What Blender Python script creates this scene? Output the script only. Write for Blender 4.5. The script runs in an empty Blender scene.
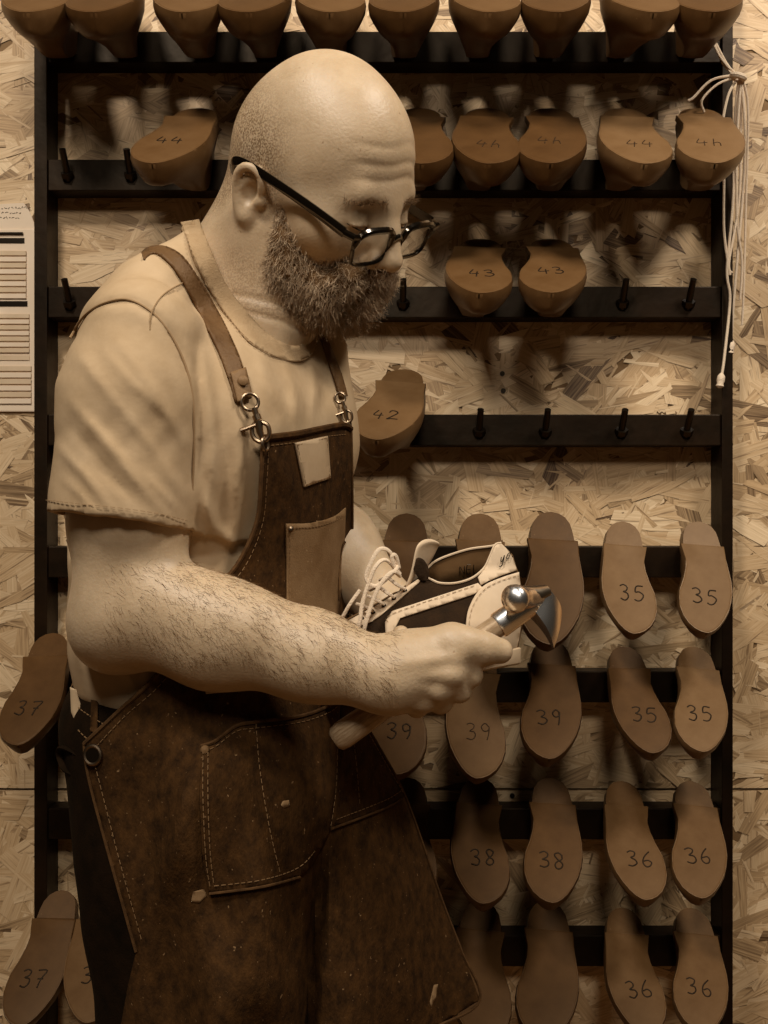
import bpy, bmesh, math, random
import numpy as np
from mathutils import Vector, Matrix

# ------------------------------------------------------------------ camera, world, lights, exposure
scene = bpy.context.scene
COL = scene.collection
CAMZ = 1.26
FPX = 1000.0                       # focal length in pixels of the 768 x 1024 frame
cam_d = bpy.data.cameras.new('camera')
cam_d.sensor_fit = 'VERTICAL'
cam_d.sensor_height = 36.0
cam_d.lens = 36.0 * FPX / 1024.0
cam_d.clip_start = 0.02
cam = bpy.data.objects.new('camera', cam_d)
cam.location = (0, 0, CAMZ)
cam.rotation_euler = (math.radians(90), 0, 0)
COL.objects.link(cam)
scene.camera = cam

world = bpy.data.worlds.new('room_ambient')
scene.world = world
world.use_nodes = True
wbg = world.node_tree.nodes['Background']
wbg.inputs[0].default_value = (1.0, 0.80, 0.56, 1)
wbg.inputs[1].default_value = 0.022

def area_lamp(name, loc, target, size, power, col=(1.0, 0.975, 0.945)):
    d = bpy.data.lights.new(name, 'AREA')
    d.shape = 'DISK'
    d.size = size
    d.energy = power
    d.color = col
    o = bpy.data.objects.new(name, d)
    o.location = loc
    o.rotation_euler = (Vector(target) - Vector(loc)).to_track_quat('-Z', 'Y').to_euler()
    COL.objects.link(o)
    return o

area_lamp('ceiling_lamp_key', (-0.80, -0.42, 3.45), (-0.05, 1.45, 1.25), 0.46, 54)
area_lamp('ceiling_lamp_side', (1.20, 0.45, 3.10), (0.1, 1.5, 1.2), 0.46, 34)
area_lamp('fill_lamp_front', (0.10, -1.00, 2.75), (0.0, 1.2, 1.2), 0.50, 23)  # unseen fill lamp added behind the camera to keep the fronts lit

scene.view_settings.view_transform = 'Standard'
scene.view_settings.look = 'None'
scene.view_settings.gamma = 1.0
scene.view_settings.use_curve_mapping = False
scene.view_settings.exposure = 0.0

WALL_Y = 1.655
RAIL_Y = 1.60                      # front face of the rack rails

def P(u, v, Y):
    return Vector(((u - 384.0) / FPX * Y, Y, CAMZ + (512.0 - v) / FPX * Y))

def s2l(c):
    c = c / 255.0
    return c / 12.92 if c <= 0.04045 else ((c + 0.055) / 1.055) ** 2.4

def rgb(r, g, b):
    return (s2l(r), s2l(g), s2l(b), 1.0)

def sepia(v):
    """sepia tone of brightness v (0..255)"""
    xs = [0, 24, 60, 100, 140, 180, 215, 255]
    R = [0, 30, 76, 124, 165, 202, 230, 255]
    G = [0, 17, 48, 93, 135, 173, 205, 245]
    B = [0, 7, 21, 60, 98, 137, 176, 228]
    return rgb(np.interp(v, xs, R), np.interp(v, xs, G), np.interp(v, xs, B))

# ------------------------------------------------------------------ materials
MATS = {}

def node_mat(name, base, rough=0.6, spec=0.3, metal=0.0, var=None, var_scale=20, var_stretch=(1, 1, 1),
             bump=0.0, bump_scale=200, bump_stretch=(1, 1, 1), coat=0.0, coords='Object', detail=6, speck=None, sss=0.0):
    """principled material; var = second colour mixed in by noise"""
    m = bpy.data.materials.new(name)
    m.use_nodes = True
    nt = m.node_tree
    N, L = nt.nodes, nt.links
    b = N['Principled BSDF']
    b.inputs['Roughness'].default_value = rough
    b.inputs['Specular IOR Level'].default_value = spec
    b.inputs['Metallic'].default_value = metal
    b.inputs['Coat Weight'].default_value = coat
    b.inputs['Specular Tint'].default_value = (1.0, 0.74, 0.48, 1)
    if sss:
        b.inputs['Subsurface Weight'].default_value = sss
        b.inputs['Subsurface Radius'].default_value = (0.012, 0.006, 0.003)
        b.inputs['Subsurface Scale'].default_value = 0.5
    tc = N.new('ShaderNodeTexCoord')
    out = None
    if var is not None:
        mp = N.new('ShaderNodeMapping')
        mp.inputs['Scale'].default_value = var_stretch
        L.new(tc.outputs[coords], mp.inputs[0])
        nz = N.new('ShaderNodeTexNoise')
        nz.inputs['Scale'].default_value = var_scale
        nz.inputs['Detail'].default_value = detail
        nz.inputs['Roughness'].default_value = 0.65
        L.new(mp.outputs[0], nz.inputs['Vector'])
        rp = N.new('ShaderNodeValToRGB')
        rp.color_ramp.elements[0].position = 0.32
        rp.color_ramp.elements[1].position = 0.68
        rp.color_ramp.elements[0].color = base
        rp.color_ramp.elements[1].color = var
        L.new(nz.outputs['Fac'], rp.inputs[0])
        out = rp.outputs[0]
    else:
        c = N.new('ShaderNodeRGB')
        c.outputs[0].default_value = base
        out = c.outputs[0]
    if speck is not None:
        col, sc, thr = speck
        nz = N.new('ShaderNodeTexNoise')
        nz.inputs['Scale'].default_value = sc
        nz.inputs['Detail'].default_value = 3
        L.new(tc.outputs[coords], nz.inputs['Vector'])
        rp = N.new('ShaderNodeValToRGB')
        rp.color_ramp.elements[0].position = thr
        rp.color_ramp.elements[1].position = thr + 0.06
        L.new(nz.outputs['Fac'], rp.inputs[0])
        mx = N.new('ShaderNodeMix')
        mx.data_type = 'RGBA'
        L.new(rp.outputs[0], mx.inputs['Factor'])
        L.new(out, mx.inputs['A'])
        mx.inputs['B'].default_value = col
        out = mx.outputs['Result']
    L.new(out, b.inputs['Base Color'])
    if bump:
        mp = N.new('ShaderNodeMapping')
        mp.inputs['Scale'].default_value = bump_stretch
        L.new(tc.outputs[coords], mp.inputs[0])
        nz = N.new('ShaderNodeTexNoise')
        nz.inputs['Scale'].default_value = bump_scale
        nz.inputs['Detail'].default_value = 4
        L.new(mp.outputs[0], nz.inputs['Vector'])
        bp = N.new('ShaderNodeBump')
        bp.inputs['Strength'].default_value = bump
        bp.inputs['Distance'].default_value = 0.002
        L.new(nz.outputs['Fac'], bp.inputs['Height'])
        L.new(bp.outputs[0], b.inputs['Normal'])
    MATS[name] = m
    return m

def osb_mat():
    m = bpy.data.materials.new('osb_strand')
    m.use_nodes = True
    nt = m.node_tree
    N, L = nt.nodes, nt.links
    b = N['Principled BSDF']
    b.inputs['Roughness'].default_value = 0.55
    b.inputs['Specular IOR Level'].default_value = 0.3
    at = N.new('ShaderNodeAttribute'); at.attribute_name = 'tone'
    uv = N.new('ShaderNodeAttribute'); uv.attribute_name = 'grain'
    mp = N.new('ShaderNodeMapping'); mp.inputs['Scale'].default_value = (12, 380, 1)
    L.new(uv.outputs['Vector'], mp.inputs[0])
    nz = N.new('ShaderNodeTexNoise'); nz.inputs['Scale'].default_value = 1.0; nz.inputs['Detail'].default_value = 4
    nz.inputs['Roughness'].default_value = 0.6
    L.new(mp.outputs[0], nz.inputs['Vector'])
    rp = N.new('ShaderNodeValToRGB')
    rp.color_ramp.elements[0].position = 0.0
    rp.color_ramp.elements[0].color = rgb(78, 52, 27)
    rp.color_ramp.elements[1].position = 1.0
    rp.color_ramp.elements[1].color = rgb(226, 193, 148)
    e = rp.color_ramp.elements.new(0.45); e.color = rgb(184, 147, 102)
    ma = N.new('ShaderNodeMath'); ma.operation = 'MULTIPLY_ADD'
    L.new(nz.outputs['Fac'], ma.inputs[0]); ma.inputs[1].default_value = 0.85; 
    L.new(at.outputs['Fac'], ma.inputs[2])
    mb = N.new('ShaderNodeMath'); mb.operation = 'SUBTRACT'; mb.inputs[1].default_value = 0.42
    L.new(ma.outputs[0], mb.inputs[0])
    L.new(mb.outputs[0], rp.inputs[0])
    L.new(rp.outputs[0], b.inputs['Base Color'])
    # dark resin streaks along the grain
    mp2 = N.new('ShaderNodeMapping'); mp2.inputs['Scale'].default_value = (16, 210, 1)
    L.new(uv.outputs['Vector'], mp2.inputs[0])
    n2 = N.new('ShaderNodeTexNoise'); n2.inputs['Scale'].default_value = 1.0; n2.inputs['Detail'].default_value = 3
    L.new(mp2.outputs[0], n2.inputs['Vector'])
    r2 = N.new('ShaderNodeValToRGB'); r2.color_ramp.elements[0].position = .60; r2.color_ramp.elements[1].position = .70
    r2.color_ramp.elements[1].color = (.65, .65, .65, 1)
    L.new(n2.outputs['Fac'], r2.inputs[0])
    mx = N.new('ShaderNodeMix'); mx.data_type = 'RGBA'
    L.new(r2.outputs[0], mx.inputs['Factor']); L.new(rp.outputs[0], mx.inputs['A']); mx.inputs['B'].default_value = rgb(96, 66, 36)
    L.new(mx.outputs['Result'], b.inputs['Base Color'])
    bp = N.new('ShaderNodeBump'); bp.inputs['Strength'].default_value = 0.35; bp.inputs['Distance'].default_value = 0.001
    L.new(nz.outputs['Fac'], bp.inputs['Height']); L.new(bp.outputs[0], b.inputs['Normal'])
    return m

# ------------------------------------------------------------------ object helpers
def link(o, parent=None):
    COL.objects.link(o)
    if parent is not None:
        o.parent = parent
    return o

def mesh_obj(name, verts, faces, mat, parent=None, smooth=True):
    me = bpy.data.meshes.new(name)
    me.from_pydata([tuple(v) for v in verts], [], [tuple(int(i) for i in f) for f in faces])
    if mat is not None:
        me.materials.append(mat)
    if smooth and len(me.polygons):
        me.polygons.foreach_set('use_smooth', [True] * len(me.polygons))
    me.update()
    return link(bpy.data.objects.new(name, me), parent)

def tag(o, label=None, cat=None, group=None, kind=None):
    if label: o['label'] = label
    if cat: o['category'] = cat
    if group: o['group'] = group
    if kind: o['kind'] = kind
    return o

def empty(name, loc):
    o = bpy.data.objects.new(name, None)
    o.empty_display_size = 0.05
    o.location = loc
    return link(o)

def local(o):
    """offset that turns world points into points local to an unrotated parent"""
    return -Vector(o.location)

class MB:
    """collects shapes in world space; build() links ONE mesh, local to its parent"""
    def __init__(self):
        self.v = []; self.f = []
    def add(self, vs, fs):
        n = len(self.v)
        self.v += [Vector(p) for p in vs]
        self.f += [tuple(i + n for i in f) for f in fs]
        return self
    def box(self, c, s, rot=None):
        c = Vector(c); x, y, z = [k / 2 for k in s]
        vs = [Vector(p) for p in ((-x,-y,-z),(x,-y,-z),(x,y,-z),(-x,y,-z),(-x,-y,z),(x,-y,z),(x,y,z),(-x,y,z))]
        if rot is not None: vs = [rot @ p for p in vs]
        return self.add([c + p for p in vs], [(0,3,2,1),(4,5,6,7),(0,1,5,4),(1,2,6,5),(2,3,7,6),(3,0,4,7)])
    def tube(self, pts, r, segs=8, flat=None, caps=True):
        """tube along pts; r number or list; flat=(direction, factor) squashes the section along a direction"""
        pts = [Vector(p) for p in pts]
        n = len(pts)
        rs = r if hasattr(r, '__len__') else [r] * n
        t0 = (pts[1] - pts[0]).normalized()
        a = t0.orthogonal().normalized()
        vs = []; fs = []
        for i, p in enumerate(pts):
            t = (pts[min(i + 1, n - 1)] - pts[max(i - 1, 0)])
            t = t.normalized() if t.length > 1e-9 else t0
            a = (a - t * a.dot(t)).normalized()
            b = t.cross(a)
            for k in range(segs):
                an = 2 * math.pi * k / segs
                d = (a * math.cos(an) + b * math.sin(an)) * rs[i]
                if flat is not None:
                    fd = Vector(flat[0]).normalized()
                    d = d - fd * d.dot(fd) * (1 - flat[1])
                vs.append(p + d)
        for i in range(n - 1):
            for k in range(segs):
                k2 = (k + 1) % segs
                fs.append((i*segs+k, i*segs+k2, (i+1)*segs+k2, (i+1)*segs+k))
        if caps:
            fs.append(tuple(reversed(range(segs))))
            fs.append(tuple(range((n-1)*segs, n*segs)))
        return self.add(vs, fs)
    def lathe(self, prof, origin, axis, segs=20):
        """prof = [(distance along axis, radius)]"""
        ax = Vector(axis).normalized(); o = Vector(origin)
        pts = [o + ax * d for d, _ in prof]
        a = ax.orthogonal().normalized(); b = ax.cross(a)
        vs = []; fs = []
        for (d, r), p in zip(prof, pts):
            for k in range(segs):
                an = 2 * math.pi * k / segs
                vs.append(p + (a * math.cos(an) + b * math.sin(an)) * max(r, 1e-5))
        for i in range(len(prof) - 1):
            for k in range(segs):
                k2 = (k + 1) % segs
                fs.append((i*segs+k, i*segs+k2, (i+1)*segs+k2, (i+1)*segs+k))
        fs.append(tuple(reversed(range(segs))))
        fs.append(tuple(range((len(prof)-1)*segs, len(prof)*segs)))
        return self.add(vs, fs)
    def torus(self, c, n, R, r, segs=20, rs=8, squash=None):
        n = Vector(n).normalized(); a = n.orthogonal().normalized(); b = n.cross(a)
        if squash is not None:
            a = Vector(squash[0]).normalized(); a = (a - n * a.dot(n)).normalized(); b = n.cross(a) * squash[1]
        pts = [Vector(c) + (a * math.cos(2*math.pi*k/segs) + b * math.sin(2*math.pi*k/segs)) * R for k in range(segs)]
        vs = []; fs = []
        for k, p in enumerate(pts):
            rad = (p - Vector(c)).normalized()
            for j in range(rs):
                an = 2*math.pi*j/rs
                vs.append(p + (rad * math.cos(an) + n * math.sin(an)) * r)
        for k in range(segs):
            k2 = (k+1) % segs
            for j in range(rs):
                j2 = (j+1) % rs
                fs.append((k*rs+j, k2*rs+j, k2*rs+j2, k*rs+j2))
        return self.add(vs, fs)
    def build(self, name, mat, parent=None, smooth=True, bevel=0.0):
        off = local(parent) if parent is not None else Vector((0, 0, 0))
        p = parent
        while p is not None and p.parent is not None:
            p = p.parent; off = off - Vector(p.location)
        o = mesh_obj(name, [v + off for v in self.v], self.f, mat, parent, smooth)
        bm = bmesh.new(); bm.from_mesh(o.data); bmesh.ops.recalc_face_normals(bm, faces=bm.faces); bm.to_mesh(o.data); bm.free()
        if bevel:
            md = o.modifiers.new('bevel', 'BEVEL'); md.width = bevel; md.segments = 2; md.limit_method = 'ANGLE'
        if smooth and not bevel:
            o.data.set_sharp_from_angle(angle=math.radians(42))
        return o

def catmull(pts, n=8):
    pts = [Vector(p) for p in pts]
    out = []
    for i in range(len(pts) - 1):
        p0 = pts[max(i-1, 0)]; p1 = pts[i]; p2 = pts[i+1]; p3 = pts[min(i+2, len(pts)-1)]
        for k in range(n):
            t = k / n
            out.append(0.5 * ((2*p1) + (p2-p0)*t + (2*p0-5*p1+4*p2-p3)*t*t + (3*p1-p0-3*p2+p3)*t*t*t))
    out.append(pts[-1])
    return out

# handwriting strokes, unit box: x right 0..0.6, y up 0..1
GLYPH = {
 '2': [[(.05,.78),(.2,.98),(.45,.92),(.5,.7),(.3,.4),(.0,.05),(.2,.1),(.55,.02)]],
 '3': [[(.03,.9),(.25,1.),(.45,.88),(.4,.65),(.2,.55),(.45,.45),(.5,.22),(.3,.02),(.02,.1)]],
 '4': [[(.25,1.),(.02,.42),(.55,.45)],[(.45,.7),(.36,.0)]],
 '5': [[(.5,.98),(.14,.96),(.08,.58),(.3,.62),(.5,.42),(.4,.1),(.2,.0),(.02,.08)]],
 '6': [[(.45,.98),(.15,.65),(.04,.3),(.15,.04),(.4,.05),(.5,.28),(.35,.45),(.1,.36)]],
 '7': [[(.03,.95),(.5,.97),(.3,.5),(.2,.0)],[(.12,.5),(.45,.54)]],
 '8': [[(.45,.85),(.25,1.),(.06,.85),(.2,.6),(.45,.35),(.42,.08),(.2,.0),(.04,.18),(.15,.42),(.42,.65),(.45,.85)]],
 '9': [[(.46,.8),(.25,.98),(.06,.78),(.18,.52),(.44,.62),(.47,.8),(.42,.35),(.3,.0)]],
 'h': [[(.2,1.),(.1,.5),(.02,.0)],[(.06,.35),(.3,.5),(.42,.35),(.4,.0)]],
 'N': [[(0,0),(0,1.),(.5,0),(.5,1.)]],
 'E': [[(.45,1.),(0,1.),(0,0),(.45,0)],[(0,.5),(.38,.5)]],
 'L': [[(0,1.),(0,0),(.42,0)]],
 'y': [[(0,.6),(.05,.2),(.25,.1),(.45,.6)],[(.45,.6),(.4,-.2),(.2,-.45),(.0,-.3)]],
 'o': [[(.4,.55),(.15,.6),(.02,.3),(.15,.05),(.38,.15),(.45,.45),(.4,.55),(.6,.5)]],
 '.': [[(.1,.0),(.16,.06)]],
}
def write_strokes(mb, text, place, h, r, seed=0, nrm=(0,-1,0), adv=0.82):
    """place(x, y) -> world point of a point of the writing plane"""
    rnd = random.Random(seed)
    x0 = 0.0
    for ch in text:
        g = GLYPH.get(ch)
        if g:
            for st in g:
                pts = [(x0 + (px + rnd.uniform(-.03,.03)) * h, (py + rnd.uniform(-.03,.03)) * h) for px, py in st]
                sm = catmull([Vector((a, b, 0)) for a, b in pts], 4)
                mb.tube([place(q.x, q.y) for q in sm], r, 5, flat=(nrm, 0.35))
        x0 += adv * h
    return mb
# ------------------------------------------------------------------ materials list
M_black = node_mat('black_paint', sepia(9), rough=0.45, spec=0.16, var=sepia(24), var_scale=11, bump=0.4, bump_scale=45)
M_peg = node_mat('black_steel', sepia(10), rough=0.3, spec=0.6)
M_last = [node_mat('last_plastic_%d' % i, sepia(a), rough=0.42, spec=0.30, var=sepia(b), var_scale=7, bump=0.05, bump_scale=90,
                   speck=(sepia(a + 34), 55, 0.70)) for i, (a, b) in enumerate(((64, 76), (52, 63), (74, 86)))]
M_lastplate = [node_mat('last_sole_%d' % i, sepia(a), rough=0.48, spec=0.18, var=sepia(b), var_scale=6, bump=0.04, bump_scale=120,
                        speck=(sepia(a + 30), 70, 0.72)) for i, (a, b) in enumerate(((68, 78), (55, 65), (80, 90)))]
M_ink = node_mat('ink', sepia(20), rough=0.6)
M_inkfaint = node_mat('ink_faded', sepia(34), rough=0.6)
M_cord = node_mat('cord', sepia(196), rough=0.8, bump=0.6, bump_scale=700)
M_paper = node_mat('paper', sepia(205), rough=0.7, var=sepia(192), var_scale=6)
M_paper2 = node_mat('paper_grey', sepia(170), rough=0.7, var=sepia(185), var_scale=14)
M_floor = node_mat('concrete', sepia(86), rough=0.7, var=sepia(104), var_scale=3)
M_wallbase = node_mat('osb_resin', sepia(108), rough=0.7, var=sepia(84), var_scale=14)

# ------------------------------------------------------------------ the setting
rnd = random.Random(5)
fl = MB().box((0, 0.2, -0.05), (5.0, 3.2, 0.1)).build('floor', M_floor, smooth=False)
tag(fl, kind='structure')
wall = MB().box((0, WALL_Y + 0.055, 1.4), (5.0, 0.10, 2.8)).build('wall_back', M_wallbase, smooth=False)
tag(wall, kind='structure')
# chipboard panels hung on the wall, thin joints between them
panels = []
for (x0, x1, z0, z1) in ((-2.5, 2.5, 0, 0.80), (-2.5, 2.5, 0.803, 2.8)):
    panels.append((x0, x1, z0, z1))
    MB().box(((x0+x1)/2, WALL_Y + 0.0035, (z0+z1)/2), (x1-x0, 0.007, z1-z0)).build('panel', M_wallbase, wall, smooth=False)

def build_strands():
    r = np.random.RandomState(11)
    X0, X1, Z0, Z1 = -1.25, 1.25, 0.05, 2.45
    verts = []; faces = []; tone = []; grain = []
    n = 19000
    for i in range(n):
        big = i > n * 0.45
        L = r.uniform(.055, .14) if big else r.uniform(.03, .09)
        W = L * r.uniform(.12, .38) if big else L * r.uniform(.15, .5)
        W = min(W, .040)
        kind = r.rand()
        a = r.normal(0, .5) if kind < .5 else r.uniform(0, math.pi)
        cx = r.uniform(X0, X1); cz = r.uniform(Z0, Z1)
        pan = None
        for p in panels:
            if p[0] < cx < p[1] and p[2] < cz < p[3]: pan = p
        if pan is None: continue
        ca, sa = math.cos(a), math.sin(a)
        skew = r.uniform(-.35, .35)
        k1, k2 = r.uniform(.3, 1.), r.uniform(.3, 1.)
        sh = [(-.5, -.5*k1), (-.5 + r.uniform(0, .12), .5), (0, .5 + r.uniform(-.08, .08)), (.5, .5*k2), (.5 - r.uniform(0, .2), -.5), (0, -.5 + r.uniform(-.08, .08))]
        if i > n * .82 and r.rand() < .6:            # loose slivers on top
            L = r.uniform(.02, .06); W = r.uniform(.0015, .005)
        lift = (i / n) * 0.0018 + r.uniform(0, .0004)
        tl, tw = r.normal(0, .009), r.normal(0, .035)
        tn = float(np.clip(r.normal(.55, .15), .12, .95))
        if r.rand() < .03: tn = r.uniform(.05, .22)
        go = r.uniform(0, 50, 2)
        b0 = len(verts)
        for (p, q) in sh:
            lx = p * L + skew * q * W; lz = q * W
            x = min(max(cx + lx * ca - lz * sa, pan[0] + .0005), pan[1] - .0005)
            z = min(max(cz + lx * sa + lz * ca, pan[2] + .0005), pan[3] - .0005)
            verts.append((x, WALL_Y - .0004 - lift - tl * p * L - tw * q * W, z))
            tone.append(tn); grain.append((lx + go[0], lz + go[1], i * .13))
        faces.append(tuple(range(b0, b0 + 6)))
    o = mesh_obj('wood_strands', verts, faces, osb_mat(), wall, smooth=False)
    me = o.data
    at = me.attributes.new('tone', 'FLOAT', 'POINT'); at.data.foreach_set('value', tone)
    ag = me.attributes.new('grain', 'FLOAT_VECTOR', 'POINT'); ag.data.foreach_set('vector', np.array(grain, dtype=np.float32).ravel())
    tag(o, kind='stuff')
build_strands()
# screw holes
for (u, v) in ((502, 374), (503, 391), (512, 795), (700, 40)):
    c = P(u, v, WALL_Y)
    MB().lathe([(-.003, .0042), (.0, .0042)], (c.x, WALL_Y - .0022, c.z), (0, 1, 0), 10).build('screw_hole', M_peg, wall)

# ------------------------------------------------------------------ the rack
rack = tag(empty('shoe_last_rack', (0, 1.625, 0)), 'black painted rack of two posts and eight rails with angled pegs', 'rack')
def zrow(v, Y=RAIL_Y): return CAMZ + (512 - v) / FPX * Y
XL0, XL1 = (35 - 384) * 1.6 / 1000, (48 - 384) * 1.6 / 1000
XR0, XR1 = (721 - 384) * 1.6 / 1000, (732 - 384) * 1.6 / 1000
for (a, b) in ((XL0, XL1), (XR0, XR1)):
    MB().box(((a+b)/2, 1.6225, 1.08), (b-a, 0.055, 2.16)).build('post', M_black, rack, smooth=False, bevel=.0015)
RAILV = {1: 47, 2: 175, 3: 302, 4: 430, 5: 562, 6: 687, 7: 824, 8: 951}
for k, v in RAILV.items():
    MB().box(((XL1+XR0)/2, 1.620, zrow(v)), (XR0-XL1, 0.040, 0.050)).build('rail', M_black, rack, smooth=False, bevel=.0015)

def add_peg(x, z, th):
    n = Vector((0, -math.sin(th), math.cos(th)))
    p = Vector((x, RAIL_Y, z))
    pg = MB().tube([p - n * .004, p + n * .046], .0052, 10).build('peg', M_peg, rack)
    MB().tube([p + n * .001, p + n * .009], .0105, 6).build('collar', M_peg, pg)

# ------------------------------------------------------------------ shoe lasts
XS = [0, .012, .04, .09, .15, .22, .24, .30, .38, .46, .55, .64, .72, .80, .87, .93, .97, .992, 1.0]
def ip(x, xs, ys): return float(np.interp(x, xs, ys))
KX = [0, .012, .04, .09, .15, .22, .30, .42, .55, .66, .78, .87, .93, .97, .992, 1.0]
KIN = [0, .052, .090, .120, .132, .138, .136, .130, .158, .192, .194, .165, .127, .083, .041, .0]
KOUT = [0, .052, .090, .120, .134, .146, .160, .178, .196, .198, .174, .133, .097, .062, .031, .0]
KH = [.30, .36, .40, .42, .42, .42, .42, .39, .30, .235, .19, .165, .15, .13, .105, .085]
KT = [.05, .060, .066, .070, .070, .070, .068, .066, .070, .085, .10, .095, .075, .050, .028, .004]
def last_meshes(m):
    """m=+1: the hollow of the waist on the +y side. unit length"""
    V = []; F = []; plate_y = {}
    rings = []
    NR = 16
    for x in XS:
        yi = ip(x, KX, KIN) + .035 * x * x; yo = ip(x, KX, KOUT) - .035 * x * x
        if x in (0, 1.0): yi = yo * 0 + .035 * x * x + .004; yo = .004 - .035 * x * x
        H = ip(x, KX, KH); tw = min(ip(x, KX, KT), max((yi + yo) / 2 * .95, .004))
        c = (yi - yo) / 2; hw = (yi + yo) / 2
        zs = -.030 if x < .235 else -.002
        ring = []
        # from sole edge on + side, down the side, across the narrow top, up the other side
        for j in range(NR):
            s = j / (NR - 1)
            if s <= .5:
                q = s * 2; sg = 1
            else:
                q = (1 - s) * 2; sg = -1
            # q: 0 sole edge .. 1 middle of the top
            if q < .75:
                d = q / .75
                w = hw + .012 * math.sin(min(d * 3.0, 1) * math.pi) * min(1, hw / .1)
                e = min(1, max(0, (d - .22) / .60)); e = e * e * (3 - 2 * e)
                w = w * (1 - e) + tw * e
                z = zs + (-H - zs) * (d ** 1.05)
            else:
                d = (q - .75) / .25
                w = tw * math.cos(d * math.pi / 2)
                z = -H - .010 * math.sin(d * math.pi / 2)
            fb = min(1, max(0, (x - .40) / .22)); fb = fb * fb * (3 - 2 * fb)
            if fb > 0:
                ph = q * math.pi / 2
                w2 = (hw + .012 * math.sin(min(q * 2.2, 1) * math.pi) * min(1, hw / .1)) * math.cos(ph) ** .62 if q < 1 else 0
                z2 = zs + (-H - .010 - zs) * math.sin(ph) ** 1.15
                w = w * (1 - fb) + w2 * fb; z = z * (1 - fb) + z2 * fb
            ring.append((x, m * (c + sg * w), z))
        rings.append(ring)
    for ring in rings: V += ring
    n = len(rings)
    for i in range(n - 1):
        for j in range(NR - 1):
            a, b = i*NR + j, (i+1)*NR + j
            F.append((a, a+1, b+1, b))
    # heel seat: flat sole of the heel part and the hidden underside of the plate
    b0 = len(V)
    for ring in rings: V += [ring[0], ring[-1]]
    for i in range(n - 1):
        F.append((b0+2*i, b0+2*i+2, b0+2*i+3, b0+2*i+1))
    F.append(tuple(range(NR))); F.append(tuple(range((n-1)*NR, n*NR)))
    body = bpy.data.meshes.new('last_body'); body.from_pydata(V, [], F)
    # forepart sole plate
    out = []
    xs = [.235, .27, .31, .36, .42, .48, .55, .61, .66, .72, .78, .83, .87, .90, .93, .95, .97, .985, .994, 1.0]
    top = []; bot = []
    for x in xs:
        fl = max(0, 1 - (x - .235) / .15) * .026
        c = .035 * x * x
        top.append((x, (ip(x, KX, KIN) + fl + c)))
        bot.append((x, -(ip(x, KX, KOUT) + fl * .6 - c)))
    top[-1] = (1.0, .043); bot[-1] = (1.0, .027)
    V2 = []; F2 = []
    loop = [p for p in top] + [p for p in reversed(bot)]
    nl = len(loop)
    cx, cy = .62, .02
    for (ins, z) in ((0, -.036), (0, -.010), (.003, -.004), (.009, -.0008), (.018, .0)):
        for (x, y) in loop:
            dx, dy = x - cx, y - cy; d = math.hypot(dx, dy)
            V2.append((x - dx / d * ins, m * (y - dy / d * ins), z))
    for k in range(4):
        for i in range(nl):
            j = (i + 1) % nl
            F2.append((k*nl+i, k*nl+j, (k+1)*nl+j, (k+1)*nl+i))
    nt = len(top)
    for i in range(nt - 1):
        a, b = 4*nl + i, 4*nl + i + 1
        F2.append((a, b, 4*nl + nl - 2 - i, 4*nl + nl - 1 - i))
    plate = bpy.data.meshes.new('last_plate'); plate.from_pydata(V2, [], F2)
    for me in (body, plate):
        bm = bmesh.new(); bm.from_mesh(me); bmesh.ops.remove_doubles(bm, verts=bm.verts, dist=1e-5)
        bmesh.ops.recalc_face_normals(bm, faces=bm.faces); bm.to_mesh(me); bm.free()
        me.polygons.foreach_set('use_smooth', [True] * len(me.polygons))
        me.set_sharp_from_angle(angle=math.radians(38))
    return body, plate
LM = {m: last_meshes(m) for m in (1, -1)}
LMAT = {}
def last_data(m, k):
    if (m, k) not in LMAT:
        b, p = LM[m][0].copy(), LM[m][1].copy()
        b.materials.append(M_last[k]); p.materials.append(M_lastplate[k])
        LMAT[(m, k)] = (b, p)
    return LMAT[(m, k)]

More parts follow.
